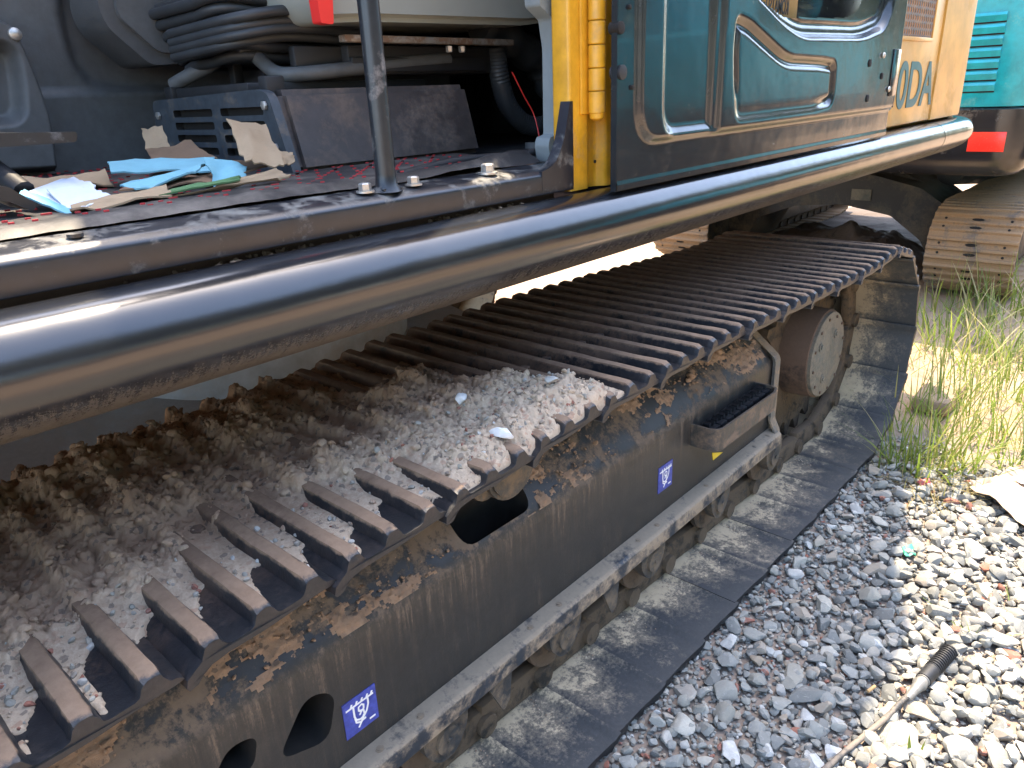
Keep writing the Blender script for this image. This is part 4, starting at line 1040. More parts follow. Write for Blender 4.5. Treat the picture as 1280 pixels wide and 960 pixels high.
# ================================================================== open cab door (folded back)
YD = .757
XX, ZZ = np.meshgrid(np.arange(1.114, 2.6001, .0036), np.arange(1.189, 1.95, .0036))
def pd(pts, y=YD): return [tuple(Wy(a, b, y)[[0, 2]]) for a, b in pts]
Q = lambda pts, r: rpoly(pts, r, 6)
outer = Q([(1.165, 2.3), (1.168, 1.262), (2.72, 1.262), (2.72, 2.3)], [0, .07, .0, 0])
A_ = Q([(1.238, 2.3), (1.250, 1.268), (1.448, 1.268), (1.432, 2.3)], [0, .06, .012, 0])
Bp = Q(pd([(918, 24), (932, 30), (980, 74), (1025, 77), (1040, 80), (1036, 128), (1015, 137), (915, 150), (914, 60)]), [.012, .02, .05, .03, .02, .03, .03, .03, .04])
Wd = Q(pd([(940, -8), (976, 30), (1000, 47), (1077, 48), (1103, 36), (1113, 8)]) + [(2.50, 2.3), (1.50, 2.3)], [.02, .05, .06, .06, .06, .03, 0, 0])
Gw = Q(pd([(950, -8), (975, 15), (988, 22), (1063, 23), (1078, 14), (1085, -6)]) + [(2.36, 2.3), (1.60, 2.3)], [.02, .03, .03, .04, .03, .02, 0, 0])
d0 = sdf(XX, ZZ, outer); dA = sdf(XX, ZZ, A_); dB = sdf(XX, ZZ, Bp); dW = sdf(XX, ZZ, Wd); dG = sdf(XX, ZZ, Gw)
Yd = YD + .010 * (1 - sstep(-.012, .004, d0)) * -1          # inner pressing stands proud
Yd = Yd + .013 * sstep(.010, -.022, dA)
upr = sstep(1.32, 1.37, ZZ + .35 * (XX - 1.9) * (XX > 1.9))
Yd = Yd + (.003 + .008 * upr) * np.exp(-((dB + .006) / .009) ** 2) + .004 * sstep(.0, -.02, dB)
Yd = Yd + .006 * np.exp(-((XX - 1.455) / .012) ** 2) * (ZZ > 1.27)
Yd = Yd + .022 * sstep(.006, -.012, dW) + .004 * np.exp(-((dW + .03) / .006) ** 2) + .014 * sstep(.004, -.006, dG + .012)
Yd = Yd + .0035 * np.exp(-((ZZ - 1.212) / .003) ** 2) * 0
Yd = Yd - .0012 * (ZZ < 1.203)
hole = (dG < 0); latch_cut = (XX > 2.585) & (ZZ < 1.262)
kq = ~(hole[:-1, :-1] & hole[1:, 1:])
door = obj('cab_door', gridmesh('cab_door', XX, Yd, ZZ, kq), M['door'], EX, smooth=0)
door.data.polygons.foreach_set('use_smooth', [True] * len(door.data.polygons))
bm = B(); box(bm, 1.150, 2.60, YD + .034, YD + .038, 1.195, 1.40, .001); box(bm, 1.112, 1.1145, YD + .0002, YD + .012, 1.189, 1.95); box(bm, 1.112, 2.60, YD + .002, YD + .012, 1.187, 1.1888); obj('door_skin', bm, M['door'], door)
bm = B(); box(bm, 2.598, 2.603, YD - .0105, YD + .03, 1.268, 1.95, .001); obj('door_edge', bm, M['door'], door)
bm = B(); box(bm, 2.535, 2.600, YD - .0135, YD - .011, 1.302, 1.432, .001); lt = obj('latch_plate', bm, M['door'], door)
for px0, py0 in ((1113, 69), (1119, 111)):
    bm = B(); q = Wy(px0, py0, YD - .022); q[0] -= .03; tube(bm, [(q[0], YD - .013, q[2]), (q[0], YD - .016, q[2]), (q[0], YD - .018, q[2])], [.008, .007, .003], 14); obj('screw', bm, M['bolt'], lt)
for px0, py0, r_ in ((1086, 79, .010), (1083, 123, .010), (1101, 95, .009), (780, 34, .010), (782, 90, .012), (791, 8, .004), (794, 109, .004)):
    bm = B(); q = Wy(px0, py0, YD - .008); yq = float(YD - .012 if px0 > 900 else YD - .003); tube(bm, [(q[0], yq + .02, q[2]), (q[0], yq - .0005, q[2]), (q[0], yq - .0015, q[2])], [r_, r_, r_ * .6], 14); obj('plug' if r_ > .005 else 'hole', bm, M['slot'] if px0 != 782 else M['dark'], door)
bm = B(); prism(bm, [(a, b) for a, b in Gw], 'y', YD + .030, YD + .034)
for v in bm.verts: v.co.z = min(v.co.z, 1.95)
obj('window_pane', bm, M['glass'], door, smooth=0)
# body side behind the door
bm = B(); box(bm, 1.216, 2.0, .835, .90, 1.17, 2.2, .003); box(bm, 2.02, 2.70, .835, .90, 1.17, 1.76, .003); obj('side_panel', bm, M['mskirt'], EX)
qa, qb = Wy(962, 3, .83), Wy(990, 21, .83)
bm = B(); box(bm, qa[0] - .06, Wy(995, 10, .83)[0], .826, .836, Wy(970, 20, .83)[2] - .03, 1.75, .002); dp_ = obj('reflection_panel', bm, M['yellow2'], EX)  # yellow panel with mirrored text stands in for a reflection in the window
me = textmesh('KOMATSU', .046, .0006, .95, .0006)
qt = Wy(985, 9, .826)
me.transform(Matrix.Translation((qt[0] + .004, .8255, qt[2] - .016)) @ Matrix.Rotation(rad(90), 4, 'X') @ Matrix.Scale(-.62, 4, (1, 0, 0)))
obj('reflected_lettering', me, M['textd'], dp_, smooth=0)
# rear yellow panels
bm = B(); box(bm, 2.702, 3.262, .806, .86, 1.198, 1.76, .006, 3); rp = obj('engine_door', bm, M['yellow2'], EX)
bm = B(); sweep_profile(bm, lambda o_: planpath(3.272, 3.68, o_), [(.004, 1.198), (.002, 1.206), (.002, 1.75), (.05, 1.75), (.05, 1.198)]); obj('corner_panel', bm, M['yellow2'], EX)
me = textmesh('50DA', .205, .0008, 1.0, .004)
xs_ = [v.co.x for v in me.vertices]; wid = max(xs_) - min(xs_)
target0 = Wy(1110, 138, .803); target1 = Wy(1166, 125, .803)
me.transform(Matrix.Translation((2.705, .8045, 1.258)) @ Matrix.Rotation(rad(90), 4, 'X') @ Matrix.Scale(.545 / wid, 4, (1, 0, 0)))
obj('model_lettering', me, M['textc'], rp, smooth=0)
# perforated grille: real hexagon holes
bm = B(); gx0, gx1, gz0, gz1 = 2.795, 3.135, 1.478, 1.74; s = .0125; r0, r1 = s / math.cos(math.pi / 6) , .0098
row = 0; z = gz0 + s
while z < gz1 - s:
    x = gx0 + s + (s if row % 2 else 0)
    while x < gx1 - s:
        o6 = [bm.verts.new((x + r0 * math.sin(k * math.pi / 3), .8035, z + r0 * math.cos(k * math.pi / 3))) for k in range(6)]
        i6 = [bm.verts.new((x + r1 * math.sin(k * math.pi / 3), .8035, z + r1 * math.cos(k * math.pi / 3))) for k in range(6)]
        b6 = [bm.verts.new((x + r1 * math.sin(k * math.pi / 3), .8052, z + r1 * math.cos(k * math.pi / 3))) for k in range(6)]
        for k in range(6):
            bm.faces.new((o6[k], o6[(k + 1) % 6], i6[(k + 1) % 6], i6[k])); bm.faces.new((i6[k], i6[(k + 1) % 6], b6[(k + 1) % 6], b6[k]))
        x += 2 * s
    z += s * math.sqrt(3); row += 1
gr = obj('grille', bm, M['edge'], rp, smooth=0)
bm = B(); box(bm, gx0, gx1, .8048, .8056, gz0, gz1); obj('grille_backing', bm, plain('rust_backing', (.26, .12, .045), .8, var=.5, scale=60), rp, smooth=0)
bm = B()
for a in ((gx0 - .012, gx1 + .012, gz0 - .012, gz0), (gx0 - .012, gx0, gz0, gz1), (gx1, gx1 + .012, gz0, gz1)): box(bm, a[0], a[1], .8015, .8065, a[2], a[3], .001)
obj('grille_frame', bm, M['yellow2'], rp)
# engine house and cab shell (mostly above the picture; they cast the shade)
bm = B(); box(bm, 1.85, 3.9, .862, 3.36, 1.17, 1.75, .03, 3); box(bm, 1.30, 3.15, .80, 3.36, 1.76, 2.24, .03, 3); box(bm, 1.75, 2.95, .80, 2.9, 2.24, 3.02, .03, 3); obj('engine_hood', bm, M['yellow2'], EX)  # tall upper block added out of view to shape the gravel shadow
bm = B(); box(bm, -.85, .20, .83, 1.74, 2.86, 2.95, .02, 3); box(bm, .92, 1.20, .83, 1.74, 2.86, 2.95, .02, 3); box(bm, .19, .93, .83, .98, 2.865, 2.945, .01); box(bm, .19, .93, 1.52, 1.74, 2.865, 2.945, .01); obj('cab_roof', bm, M['black'], EX)  # hatch opening added out of view to let sun onto sill and mat
bm = B(); box(bm, -.9, -.82, .83, .90, 1.2, 2.87, .01); box(bm, -.9, -.82, 1.68, 1.74, 1.2, 2.87, .01); box(bm, 1.16, 1.215, 1.66, 1.74, 1.2, 2.87, .01); box(bm, 1.14, 1.20, .866, .90, 2.0, 2.87, .006)
box(bm, 1.19, 1.215, 1.00, 1.68, 1.74, 2.86, .005); obj('cab_pillar', bm, M['black'], EX)  # rear panel added out of view to stop sun leaking onto the mat
bm = B(); box(bm, -.9, 1.2, 1.70, 1.74, 1.20, 2.05, .01); obj('cab_side_wall', bm, M['yellow2'], EX)
# seat cushion (above the frame, reflected and shading)
bm = B(); box(bm, .72, 1.15, 1.14, 1.60, 1.60, 1.74, .05, 4); box(bm, 1.05, 1.17, 1.16, 1.58, 1.74, 2.3, .05, 4); obj('seat', bm, M['dark'], EX)
# pedal at the left
bm = B(); P_ = [Wy(-30, 163, 1.22), Wy(90, 172, 1.16), Wy(93, 180, 1.15), Wy(86, 186, 1.14), Wy(-30, 188, 1.18)]
prism(bm, rpoly([(-.10, 1.322), (.365, 1.322), (.368, 1.334), (.10, 1.346), (-.10, 1.346)], .004, 3), 'y', 1.07, 1.16); obj('foot_pedal', bm, M['black'], EX)
bm = B(); prism(bm, rpoly(py([(-40, 228), (0, 232), (36, 254), (30, 262), (0, 250), (-40, 244)], .98), .003, 3), 'y', .95, 1.03); obj('pedal_pad', bm, M['black'], EX)
bm = B(); tube(bm, smoothpath([Wy(-30, 195, 1.12), Wy(5, 222, 1.08), Wy(30, 240, 1.05)], 4), .014, 10); obj('pedal_arm', bm, M['rubber'], EX)

# ================================================================== cardboard in the cab
def sheet(bm, pts, mi=0, n=9, crump=.004, th=.0022, seed=0):
    """quad sheet from four corner points, wrinkled, with thickness"""
    p = [np.array(q, float) for q in pts]; U = np.linspace(0, 1, n)
    nrm = np.cross(p[1] - p[0], p[3] - p[0]); nrm /= np.linalg.norm(nrm) + 1e-9
    rings = [[], []]
    for i, u in enumerate(U):
        for j, v in enumerate(U):
            c = p[0] * (1 - u) * (1 - v) + p[1] * u * (1 - v) + p[2] * u * v + p[3] * (1 - u) * v
            e = (fbm(np.array([u * 3.1 + seed]), np.array([v * 3.1 - seed]), s=seed)[0] - .5) * 2
            ed = .003 * (random.random() - .5) if (i in (0, n - 1) or j in (0, n - 1)) else 0
            c = c + nrm * e * crump + (p[1] - p[0]) / np.linalg.norm(p[1] - p[0]) * ed
            rings[0].append(bm.verts.new(c)); rings[1].append(bm.verts.new(c + nrm * th))
    fs = []
    for k in (0, 1):
        for i in range(n - 1):
            for j in range(n - 1):
                a, b, c, d_ = rings[k][i * n + j], rings[k][(i + 1) * n + j], rings[k][(i + 1) * n + j + 1], rings[k][i * n + j + 1]
                fs.append(bm.faces.new((a, b, c, d_) if k else (d_, c, b, a)))
    bd = [i * n for i in range(n)] + [(n - 1) * n + j for j in range(1, n)] + [i * n + n - 1 for i in range(n - 2, -1, -1)] + [j for j in range(n - 2, 0, -1)]
    for a, b in zip(bd, bd[1:] + bd[:1]): fs.append(bm.faces.new((rings[0][a], rings[0][b], rings[1][b], rings[1][a])))
    for f in fs: f.material_index = mi
Zm = 1.256
def fl(px, py, z=Zm): return Wz(px, py, z)
CB = empty('cardboard_box', (.55, 1.1, Zm), label='torn brown cardboard box with standing flaps beside the louvred seat box', cat='cardboard')
def cpart(nm, pts, mat, parent, **k):
    k['crump'] = k.get('crump', .004) * 1.5; bm = B(); sheet(bm, pts, **k); return obj(nm, bm, mat, parent, smooth=60)
cpart('flap', [Wy(283, 151, 1.11), Wy(333, 154, 1.10), Wy(356, 207, 1.00), Wy(306, 205, 1.02)], M['card'], CB, crump=.008, seed=3)
cpart('flap', [Wy(177, 160, 1.42), Wy(202, 157, 1.40), Wy(214, 186, 1.36), Wy(182, 186, 1.38)], M['card'], CB, crump=.004, seed=4)
cpart('flap', [Wy(183, 186, 1.36), Wy(240, 178, 1.28), Wy(272, 198, 1.20), Wy(190, 200, 1.30)], M['cardd'], CB, crump=.006, seed=5)
cpart('panel', [Wy(150, 244, .97), Wy(280, 226, 1.0), Wy(352, 203, 1.05), Wy(205, 206, 1.25)], M['cardd'], CB, crump=.006, seed=6)
cpart('panel', [Wy(20, 222, 1.30), Wy(130, 212, 1.28), Wy(140, 226, 1.16), Wy(30, 238, 1.18)], M['card'], CB, crump=.010, seed=7)
cpart('flap', [Wy(345, 185, 1.04), Wy(366, 193, 1.03), Wy(368, 204, 1.02), Wy(352, 205, 1.01)], M['card'], CB, crump=.004, seed=8)
cpart('torn_edge', [Wy(88, 266, .92), Wy(215, 242, .94), Wy(205, 236, .98), Wy(92, 258, .96)], M['card'], CB, crump=.006, seed=9)
cpart('torn_edge', [Wy(200, 247, .945), Wy(345, 213, .97), Wy(364, 221, .96), Wy(345, 223, .95)], M['card'], CB, crump=.005, seed=10)
BC = empty('printed_carton', (.45, 1.0, Zm), label='bright blue printed carton piece lying on the brown cardboard in the cab', cat='carton')
cpart('panel', [Wy(134, 200, 1.22), Wy(268, 197, 1.14), Wy(262, 210, 1.06), Wy(140, 216, 1.14)], M['cardb'], BC, crump=.006, seed=11)
cpart('panel', [Wy(254, 200, 1.05), Wy(310, 206, 1.04), Wy(306, 222, 1.0), Wy(268, 228, .99)], M['cardb'], BC, crump=.006, seed=12)
cpart('panel', [Wy(150, 232, 1.02), Wy(258, 204, 1.05), Wy(240, 213, 1.0), Wy(170, 238, .97)], M['cardb'], BC, crump=.004, seed=13)
cpart('edge_strip', [Wy(200, 246, .94), Wy(300, 225, .95), Wy(300, 221, .96), Wy(215, 238, .96)], M['cardg'], BC, crump=.002, seed=14)
bm = B()
for k in range(46):   # dark print on the blue card
    u = random.random(); x_, y_ = (150 + 110 * u, 203 + 3.5 * random.random()) if k < 26 else (262 + 40 * random.random(), 206 + 9 * random.random())
    q = Wy(x_, y_, 1.205 - .06 * u if k < 26 else 1.035); a_ = .003 + .004 * random.random()
    box(bm, q[0] - a_, q[0] + a_, q[1] - .012, q[1] - .011, q[2] - .0012, q[2] + .0012)
WC = empty('white_card', (.33, .98, Zm), label='sunlit white card sheet with blue edges at the left of the cab floor', cat='card')
bm.free()
cpart('sheet', [Wy(26, 241, 1.03), Wy(92, 220, 1.10), Wy(120, 230, 1.04), Wy(88, 262, .95)], M['cardw'], WC, crump=.003, seed=15)
cpart('sheet', [Wy(60, 238, 1.02), Wy(118, 234, 1.01), Wy(146, 245, .95), Wy(90, 266, .93)], M['cardw'], WC, crump=.003, seed=16)
cpart('blue_edge', [Wy(24, 241, 1.02), Wy(30, 236, 1.04), Wy(94, 262, .94), Wy(86, 268, .93)], M['cardb'], WC, crump=.001, seed=17)

# ================================================================== second and third excavator (teal)
J2 = track_path(lambda x: np.interp(x, [5, 6, 7, 8.5], [.57, .565, .565, .57]) if np.isscalar(x) else np.interp(x, [5, 6, 7, 8.5], [.57, .565, .565, .57]), 5.30, 8.6, .27, .30, 6.0, .17)
sh2 = [shoe_mesh('track_shoe', .50, .17, .017, False, 20 + k, [M['track2'], M['track2'], M['slot']], slots=True) for k in range(2)]
def teal_machine(label):
    R = empty('excavator', (6.6, 2.0, 0), label=label, cat='excavator')
    make_track(R, .71, J2, sh2, .50, M['chain']); make_track(R, 2.75, J2, sh2, .50, M['chain'])
    for y_ in (.80, 2.85):
        bm = B(); box(bm, 5.75, 8.2, y_, y_ + .30, .12, .46, .03); obj('track_frame', bm, M['under'], R)
    for y_ in (.96, 3.0):
        bm = B(); cyl(bm, (5.58, y_ - .09, .30), (5.58, y_ + .09, .30), .2, 28); obj('idler_wheel', bm, M['under'], R)
    # arched carbody
    bm = B()
    a_o = [(1.15, .30), (1.18, .46), (1.42, .62), (1.75, .70), (2.3, .70), (2.65, .60), (2.9, .44), (2.9, .22)]
    a_i = [(2.72, .12), (2.6, .34), (2.3, .45), (1.95, .48), (1.6, .42), (1.38, .26), (1.3, .12)]
    prism(bm, rpoly(a_o + a_i, .02, 3), 'x', 5.86, 6.5); prism(bm, rpoly([(1.4, .60), (1.7, .74), (2.35, .74), (2.6, .60)], .02, 3), 'x', 6.1, 7.3)
    cb = obj('carbody', bm, M['under'], R)
    bm = B(); q0, q1 = Wx(1065, 236, 5.855), Wx(1088, 251, 5.855); box(bm, 5.852, 5.858, min(q0[1], q1[1]), max(q0[1], q1[1]), min(q0[2], q1[2]), max(q0[2], q1[2]), .001); obj('label_plate', bm, M['disc'], cb)
    bm = B(); cyl(bm, (6.7, 2.0, .70), (6.7, 2.0, .86), .5, 40); box(bm, 6.0, 7.4, 1.5, 2.5, .78, .84, .01); obj('slew_ring', bm, M['under'], R)
    bm = B(); cyl(bm, (6.3, 1.35, .70), (7.4, 1.2, .60), .10, 24); obj('travel_motor', bm, M['under'], R)
    # skirt: rounded lower edge
    def plan2(o_):
        p = []
        for a in np.linspace(0, 90, 9): p.append((5.0 + .18 - (.18 - o_) * math.sin(rad(a)), .725 + .18 - (.18 - o_) * math.cos(rad(a))))
        return [(8.6, .725 + o_)] + p + [(5.0 + o_, 3.22)]
    prof = [(.10, .800), (.05, .812), (.018, .850), (.004, .90), (0, .96), (0, 1.165), (.012, 1.175), (.10, 1.175)]
    bm = B(); sweep_profile(bm, plan2, prof); obj('lower_skirt', bm, M['mskirt'], R)
    bm = B(); box(bm, 5.1, 8.6, .82, 3.2, .84, 1.17); obj('deck', bm, M['dark'], R)
    bm = B(); sweep_profile(bm, plan2, [(.014, 1.180), (.010, 1.186), (.010, 1.76), (.06, 1.80), (.12, 1.80), (.12, 1.18)]); box(bm, 5.2, 8.5, .9, 3.1, 1.2, 1.79); hd = obj('engine_cover', bm, M['teal'], R)
    for k in range(7):   # louvres on the end facing the camera
        z_ = 1.262 + k * .058; bm = B()
        prism(bm, [(5.004, z_), (4.990, z_ + .030), (4.996, z_ + .044), (5.012, z_ + .046)], 'y', .93, 1.55); obj('louvre', bm, M['teal'], hd)
        bm = B(); prism(bm, [(5.0075, z_ - .008), (5.0075, z_ + .001), (5.009, z_ + .001), (5.009, z_ - .008)], 'y', .93, 1.55); obj('louvre_gap', bm, M['slot'], hd)
    q0, q1 = Wx(1212, 165, 4.998), Wx(1254, 190, 4.998)
    bm = B(); box(bm, 4.996, 5.001, q1[1], q0[1], q1[2], q0[2], .001); obj('reflector', bm, M['reflector'], R)
    bm = B(); box(bm, 6.6, 8.5, .78, 1.7, 1.77, 1.9, .02); box(bm, 7.0, 8.5, .80, 1.65, 1.88, 2.75, .06); obj('cab', bm, M['teal'], R)
    return R
M2 = teal_machine('teal and black excavator parked behind, with red reflector and tan crawler track')
def copy_tree(o, parent=None):
    c = o.copy(); COL.objects.link(c); c.parent = parent
    for ch in [q for q in o.children]: copy_tree(ch, c)
    return c
M3 = copy_tree(M2); M3['label'] = 'teal excavator parked behind the photographer, seen only as a teal reflection in the glossy door'
M3.location = (7.9, -2.75, 0); M3.rotation_euler = (0, 0, rad(1))
leafm = plain('tree_leaf', (.055, .085, .025), .6, var=.4, scale=3); bark = plain('tree_bark', (.12, .09, .065), .9)
lr = np.random.RandomState(9); nL = 2600
cc = lr.randn(26, 3) * np.array([1.3, 1.3, 1.1]) + np.array([0, 0, 4.6]); ctr = cc[lr.randint(0, 26, nL)] + lr.randn(nL, 3) * .55
u_ = lr.randn(nL, 3); u_ /= np.linalg.norm(u_, axis=1)[:, None]; v_ = np.cross(u_, lr.randn(nL, 3)); v_ /= np.linalg.norm(v_, axis=1)[:, None]
sz_ = lr.uniform(.10, .24, nL)[:, None]
lco = np.stack([ctr - u_ * sz_, ctr + v_ * sz_ * .6, ctr + u_ * sz_, ctr - v_ * sz_ * .6], 1).reshape(-1, 3)
crown_me = rawmesh('crown', lco, np.arange(nL * 4).reshape(-1, 4))
T0 = None
for k in range(22):  # unseen tree row added to darken reflections in the glossy skirt
    loc = (-9 + k * 3.2 + lr.uniform(-.6, .6), -10.5 - lr.uniform(0, 2.5), 0)
    if T0 is None:
        T0 = empty('tree', (0, 0, 0), label='added broadleaf tree in the row behind the photographer, seen only as a dark reflection', cat='tree', group='added trees in a row behind the photographer')
        bm = B(); tube(bm, smoothpath([(0, 0, -.1), (.05, .02, 1.4), (-.1, .05, 2.8), (.1, 0, 4.6)], 4), [.20] * 5 + [.14] * 4 + [.08] * 4, 10)
        for a_ in range(5): tube(bm, [(0, .03, 2.4 + .3 * a_), (math.cos(a_ * 2.4) * 1.2, math.sin(a_ * 2.4) * 1.2, 3.8 + .3 * a_)], [.07, .03], 6)
        obj('trunk', bm, bark, T0); obj('crown', crown_me, leafm, T0, smooth=0); T = T0
    else: T = copy_tree(T0)
    T.location = loc; T.rotation_euler = (0, 0, lr.uniform(0, 6.28)); T.scale = (1.35, 1.35, lr.uniform(1.0, 1.35))

# ================================================================== background soil, grass, litter
xs3 = np.linspace(3.3, 9.6, 330); ys3 = np.linspace(1.25, 2.95, 130); X3, Y3 = np.meshgrid(xs3, ys3)  # heap plus wide flat sheet, coloured dark for the shade beneath the machine
n3 = fbm(X3 * 5, Y3 * 5, s=70, o=5)
Z3 = .22 * np.exp(-((X3 - 6.3) / .35) ** 2 - ((Y3 - 1.85) / .35) ** 2) + .16 * np.exp(-((X3 - 6.6) / .4) ** 2 - ((Y3 - 2.45) / .3) ** 2) + .10 * np.exp(-((X3 - 6.0) / .5) ** 2 - ((Y3 - 2.1) / .6) ** 2)
a1, a2, ai = worley(X3 * 11, Y3 * 11, 4); Z3 = Z3 * (.85 + .5 * (n3 - .5)) + .025 * np.clip(1 - a1, 0, 1) * ai * sstep(.03, .1, Z3) + .012 + .03 * (n3 - .4) - .06 * (1 - sstep(0, .15, np.minimum.reduce([X3 - 3.3, 9.6 - X3, Y3 - 1.25, 2.95 - Y3])))
sm = obj('soil_heap', gridmesh('soil_heap', X3, Y3, Z3), paint('shade_dark_soil', (.045, .032, .024), dust=(.10, .07, .05), amt=.4, rough=.95, scale=9, bump=1.0), smooth=0, label='lumpy soil heap and flat soil coloured dark for the shade under the teal excavator', cat='soil heap')
sm.data.polygons.foreach_set('use_smooth', [True] * len(sm.data.polygons)); sm['kind'] = 'stuff'

def blades(name, clumps, seed, parent=None, **k):
    r_ = np.random.RandomState(seed); co, fa, ti = [], [], []
    for (cx, cy, rad_, n, h0, h1, wd, lean, dryp) in clumps:
        for i in range(n):
            a = r_.rand() * 6.283; d_ = rad_ * math.sqrt(r_.rand()); bx_, by_ = cx + d_ * math.cos(a), cy + d_ * math.sin(a)
            hh_ = r_.uniform(h0, h1); th = r_.rand() * 6.283; ln = lean * r_.rand() * hh_; w0 = wd * r_.uniform(.6, 1.3)
            fx_, fy_ = math.cos(th), math.sin(th); sx, sy = -fy_, fx_; b0 = len(co); t_ = 1.0 if r_.rand() < dryp else r_.rand() * .85
            kink = r_.uniform(.8, 1.8)
            for s in range(6):
                u = s / 5; ox = ln * u ** kink; z_ = hh_ * (u - .25 * (ln / hh_) * u * u); ww = w0 * (1 - u ** 2.2) * .5 + .0002
                co += [(bx_ + fx_ * ox - sx * ww, by_ + fy_ * ox - sy * ww, z_ - .01), (bx_ + fx_ * ox + sx * ww, by_ + fy_ * ox + sy * ww, z_ - .01 + .0006)]
                ti += [t_, t_]
                if s: fa.append((b0 + 2 * s - 2, b0 + 2 * s - 1, b0 + 2 * s + 1, b0 + 2 * s))
    return obj(name, rawmesh(name, np.array(co), np.array(fa), {'tint': ti}), M['grass'], parent, smooth=0, **k)
cl = []
def at(px, py): q = Wz(px, py, 0); return q[0], q[1]
for px0, py0, n, h0, h1, R_ in ((1120, 585, 26, .08, .26, .08), (1150, 590, 44, .12, .40, .11), (1185, 590, 40, .08, .34, .12), (1150, 540, 34, .12, .44, .13), (1180, 520, 36, .12, .42, .15), (1225, 570, 40, .06, .26, .18), (1265, 560, 50, .06, .25, .2), (1215, 500, 40, .08, .30, .22), (1260, 500, 50, .06, .26, .25),
                                (1170, 455, 30, .10, .34, .22), (1220, 445, 40, .10, .34, .28), (1268, 440, 50, .10, .34, .3), (1185, 410, 30, .10, .34, .25), (1225, 395, 46, .12, .40, .3), (1270, 390, 60, .15, .52, .35), (1290, 470, 50, .1, .3, .25)):
    x, y = at(px0, py0); cl.append((x, y, R_, int(n * 1.4), h0, h1, .0055 if py0 > 450 else .008, 1.2, .22))
for k in range(60): cl.append((random.uniform(3.0, 6.5), random.uniform(-2.6, .6), .25, 22, .04, .2, .007, .9, .15))
blades('grass', cl, 5, kind='stuff')
# dry straw at the foot of the grass
x, y = at(1170, 615); blades('dry_straw', [(x, y, .13, 260, .02, .10, .003, 3.5, 1.0), (*at(1215, 600), .10, 120, .02, .08, .003, 3.5, 1.0), (*at(1100, 590), .06, 60, .02, .07, .003, 3.5, 1.0)], 8, kind='stuff')
def weed(px, py, label, n, h0, h1, wd=.010, lean=.9):
    x, y = at(px, py); o = blades('weed', [(x, y, .010, n, h0, h1, wd, lean, .0)], int(px), label=label, cat='weed')
    o.data.materials.clear(); o.data.materials.append(M['grass']); return o
weed(1142, 955, 'single green grass shoot in the shaded gravel below the hose', 2, .05, .09, .012, .3)
weed(1215, 800, 'thin bright green weed sprawling over the sunlit gravel', 6, .04, .10, .006, 2.6)
weed(1262, 775, 'thin long yellow green stalk lying at the right edge of the sunlit gravel', 3, .05, .10, .005, 3.0)
# slab of pale stone and earth edge under grass
bm = B(); x, y = at(1160, 505); box(bm, x - .10, x + .22, y - .10, y + .05, -.01, .06, .02, 3); obj('rock', bm, M['ground'], label='flat tan rock lying in the sunlit grass behind the sprocket', cat='rock')
# cardboard sheet at right
CS = empty('cardboard_sheet', (*at(1250, 620), .03), label='large crumpled pale brown cardboard sheet at the right edge of the gravel', cat='cardboard')
cpart('sheet', [Wz(1212, 606, .05), Wz(1262, 585, .06), Wz(1400, 640, .06), Wz(1330, 690, .05)], M['cardp'], CS, crump=.02, n=14, seed=23)
cpart('torn_corner', [Wz(1212, 600, .05), Wz(1240, 597, .06), Wz(1238, 618, .02), Wz(1222, 622, .015)], M['cardp'], CS, crump=.012, seed=24)
bm = B(); sheet(bm, [Wz(1266, 596, .075), Wz(1300, 588, .075), Wz(1300, 612, .07), Wz(1276, 604, .07)], seed=25, crump=.006); tag(obj('plastic_sheet', bm, M['cardw'], smooth=60), 'white plastic scrap lying on the crumpled cardboard sheet', 'plastic')
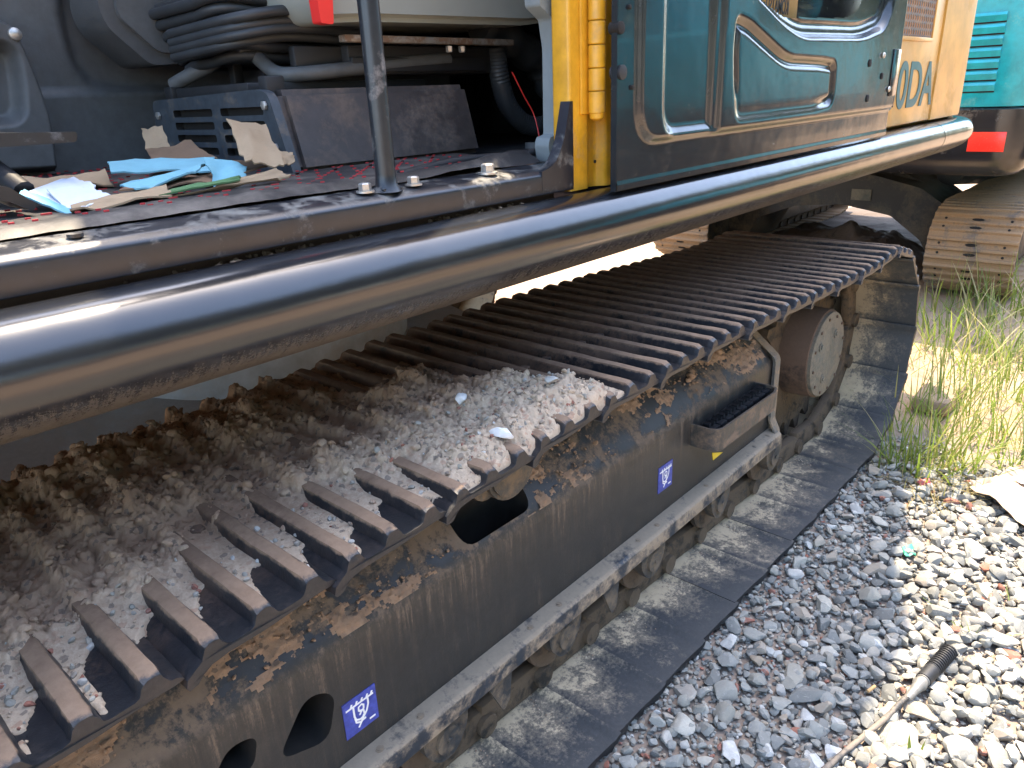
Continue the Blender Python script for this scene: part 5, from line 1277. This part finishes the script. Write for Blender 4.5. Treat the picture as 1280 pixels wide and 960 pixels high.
# hose with spring guard on the gravel
HS = empty('hose', (*at(1140, 865), .03), label='grey rubber hose with black spring guard lying across the gravel', cat='hose')
zh = .036
A0, A1, A2, A3 = [np.array(Wz(a, b, zh)) for a, b in ((1186, 815), (1156, 848), (1137, 870), (1030, 962))]
bm = B(); hp2 = smoothpath([A2, Wz(1128, 876, zh), Wz(1112, 893, zh), Wz(1090, 912, zh - .004), Wz(1058, 938, zh - .008), A3, Wz(1000, 985, zh)], 6); tube(bm, hp2, .0062, 12); obj('hose_line', bm, M['hose'], HS)
bm = B(); dv = (A1 - A2); tube(bm, [A2 - dv * .15, A2, A2 + dv * .25, A2 + dv * .55, A2 + dv * .62, A2 + dv * .70, A2 + dv * .72, A2 + dv * .84, A2 + dv * .86, A1], [.007, .009, .010, .013, .016, .016, .0135, .0135, .0155, .0155], 18); obj('fitting', bm, plain('dull_steel', (.22, .215, .20), .45, metal=.3, scale=80, bump=.3), HS)
bm = B(); tube(bm, [A1 - dv * .1, A1 + (A0 - A1) * .30], .0175, 20); obj('sleeve', bm, M['rubber'], HS)
bm = B(); ax = (A0 - A1); L = np.linalg.norm(ax); ax = ax / L; uu = np.cross(ax, [0, 0, 1]); uu /= np.linalg.norm(uu); vv = np.cross(uu, ax); pts = []
for i in range(12 * 14):
    t = i / (12 * 14 - 1); a = t * 12 * 2 * math.pi; pts.append(A1 + ax * L * (.30 + .78 * t) + (uu * math.cos(a) + vv * math.sin(a)) * .0165)
tube(bm, pts, .0026, 7); tube(bm, [A1 + ax * L * .2, A1 + ax * L * 1.05], .0095, 12); obj('spring_guard', bm, M['rubber'], HS)
# litter
bm = B(); q = Wz(1088, 861, .03); cyl(bm, q + np.array([-.012, .002, 0]), q + np.array([.012, -.006, .003]), .0038, 12); tag(obj('cigarette_butt', bm, M['tan']), 'small tan cigarette butt on the shaded gravel left of the hose', 'cigarette butt')
bm = B(); sheet(bm, [Wz(1128, 683, .035), Wz(1140, 680, .035), Wz(1146, 694, .02), Wz(1132, 695, .03)], seed=31, crump=.01); tag(obj('plastic_scrap', bm, M['greenp'], smooth=60), 'crumpled green plastic scrap at the edge of the shaded gravel', 'plastic')
bm = B(); sheet(bm, [Wz(1147, 601, .03), Wz(1160, 597, .04), Wz(1166, 606, .03), Wz(1152, 608, .02)], seed=33, crump=.012); tag(obj('plastic_scrap', bm, M['pinkp'], smooth=60), 'crumpled pink plastic scrap at the foot of the grass', 'plastic')
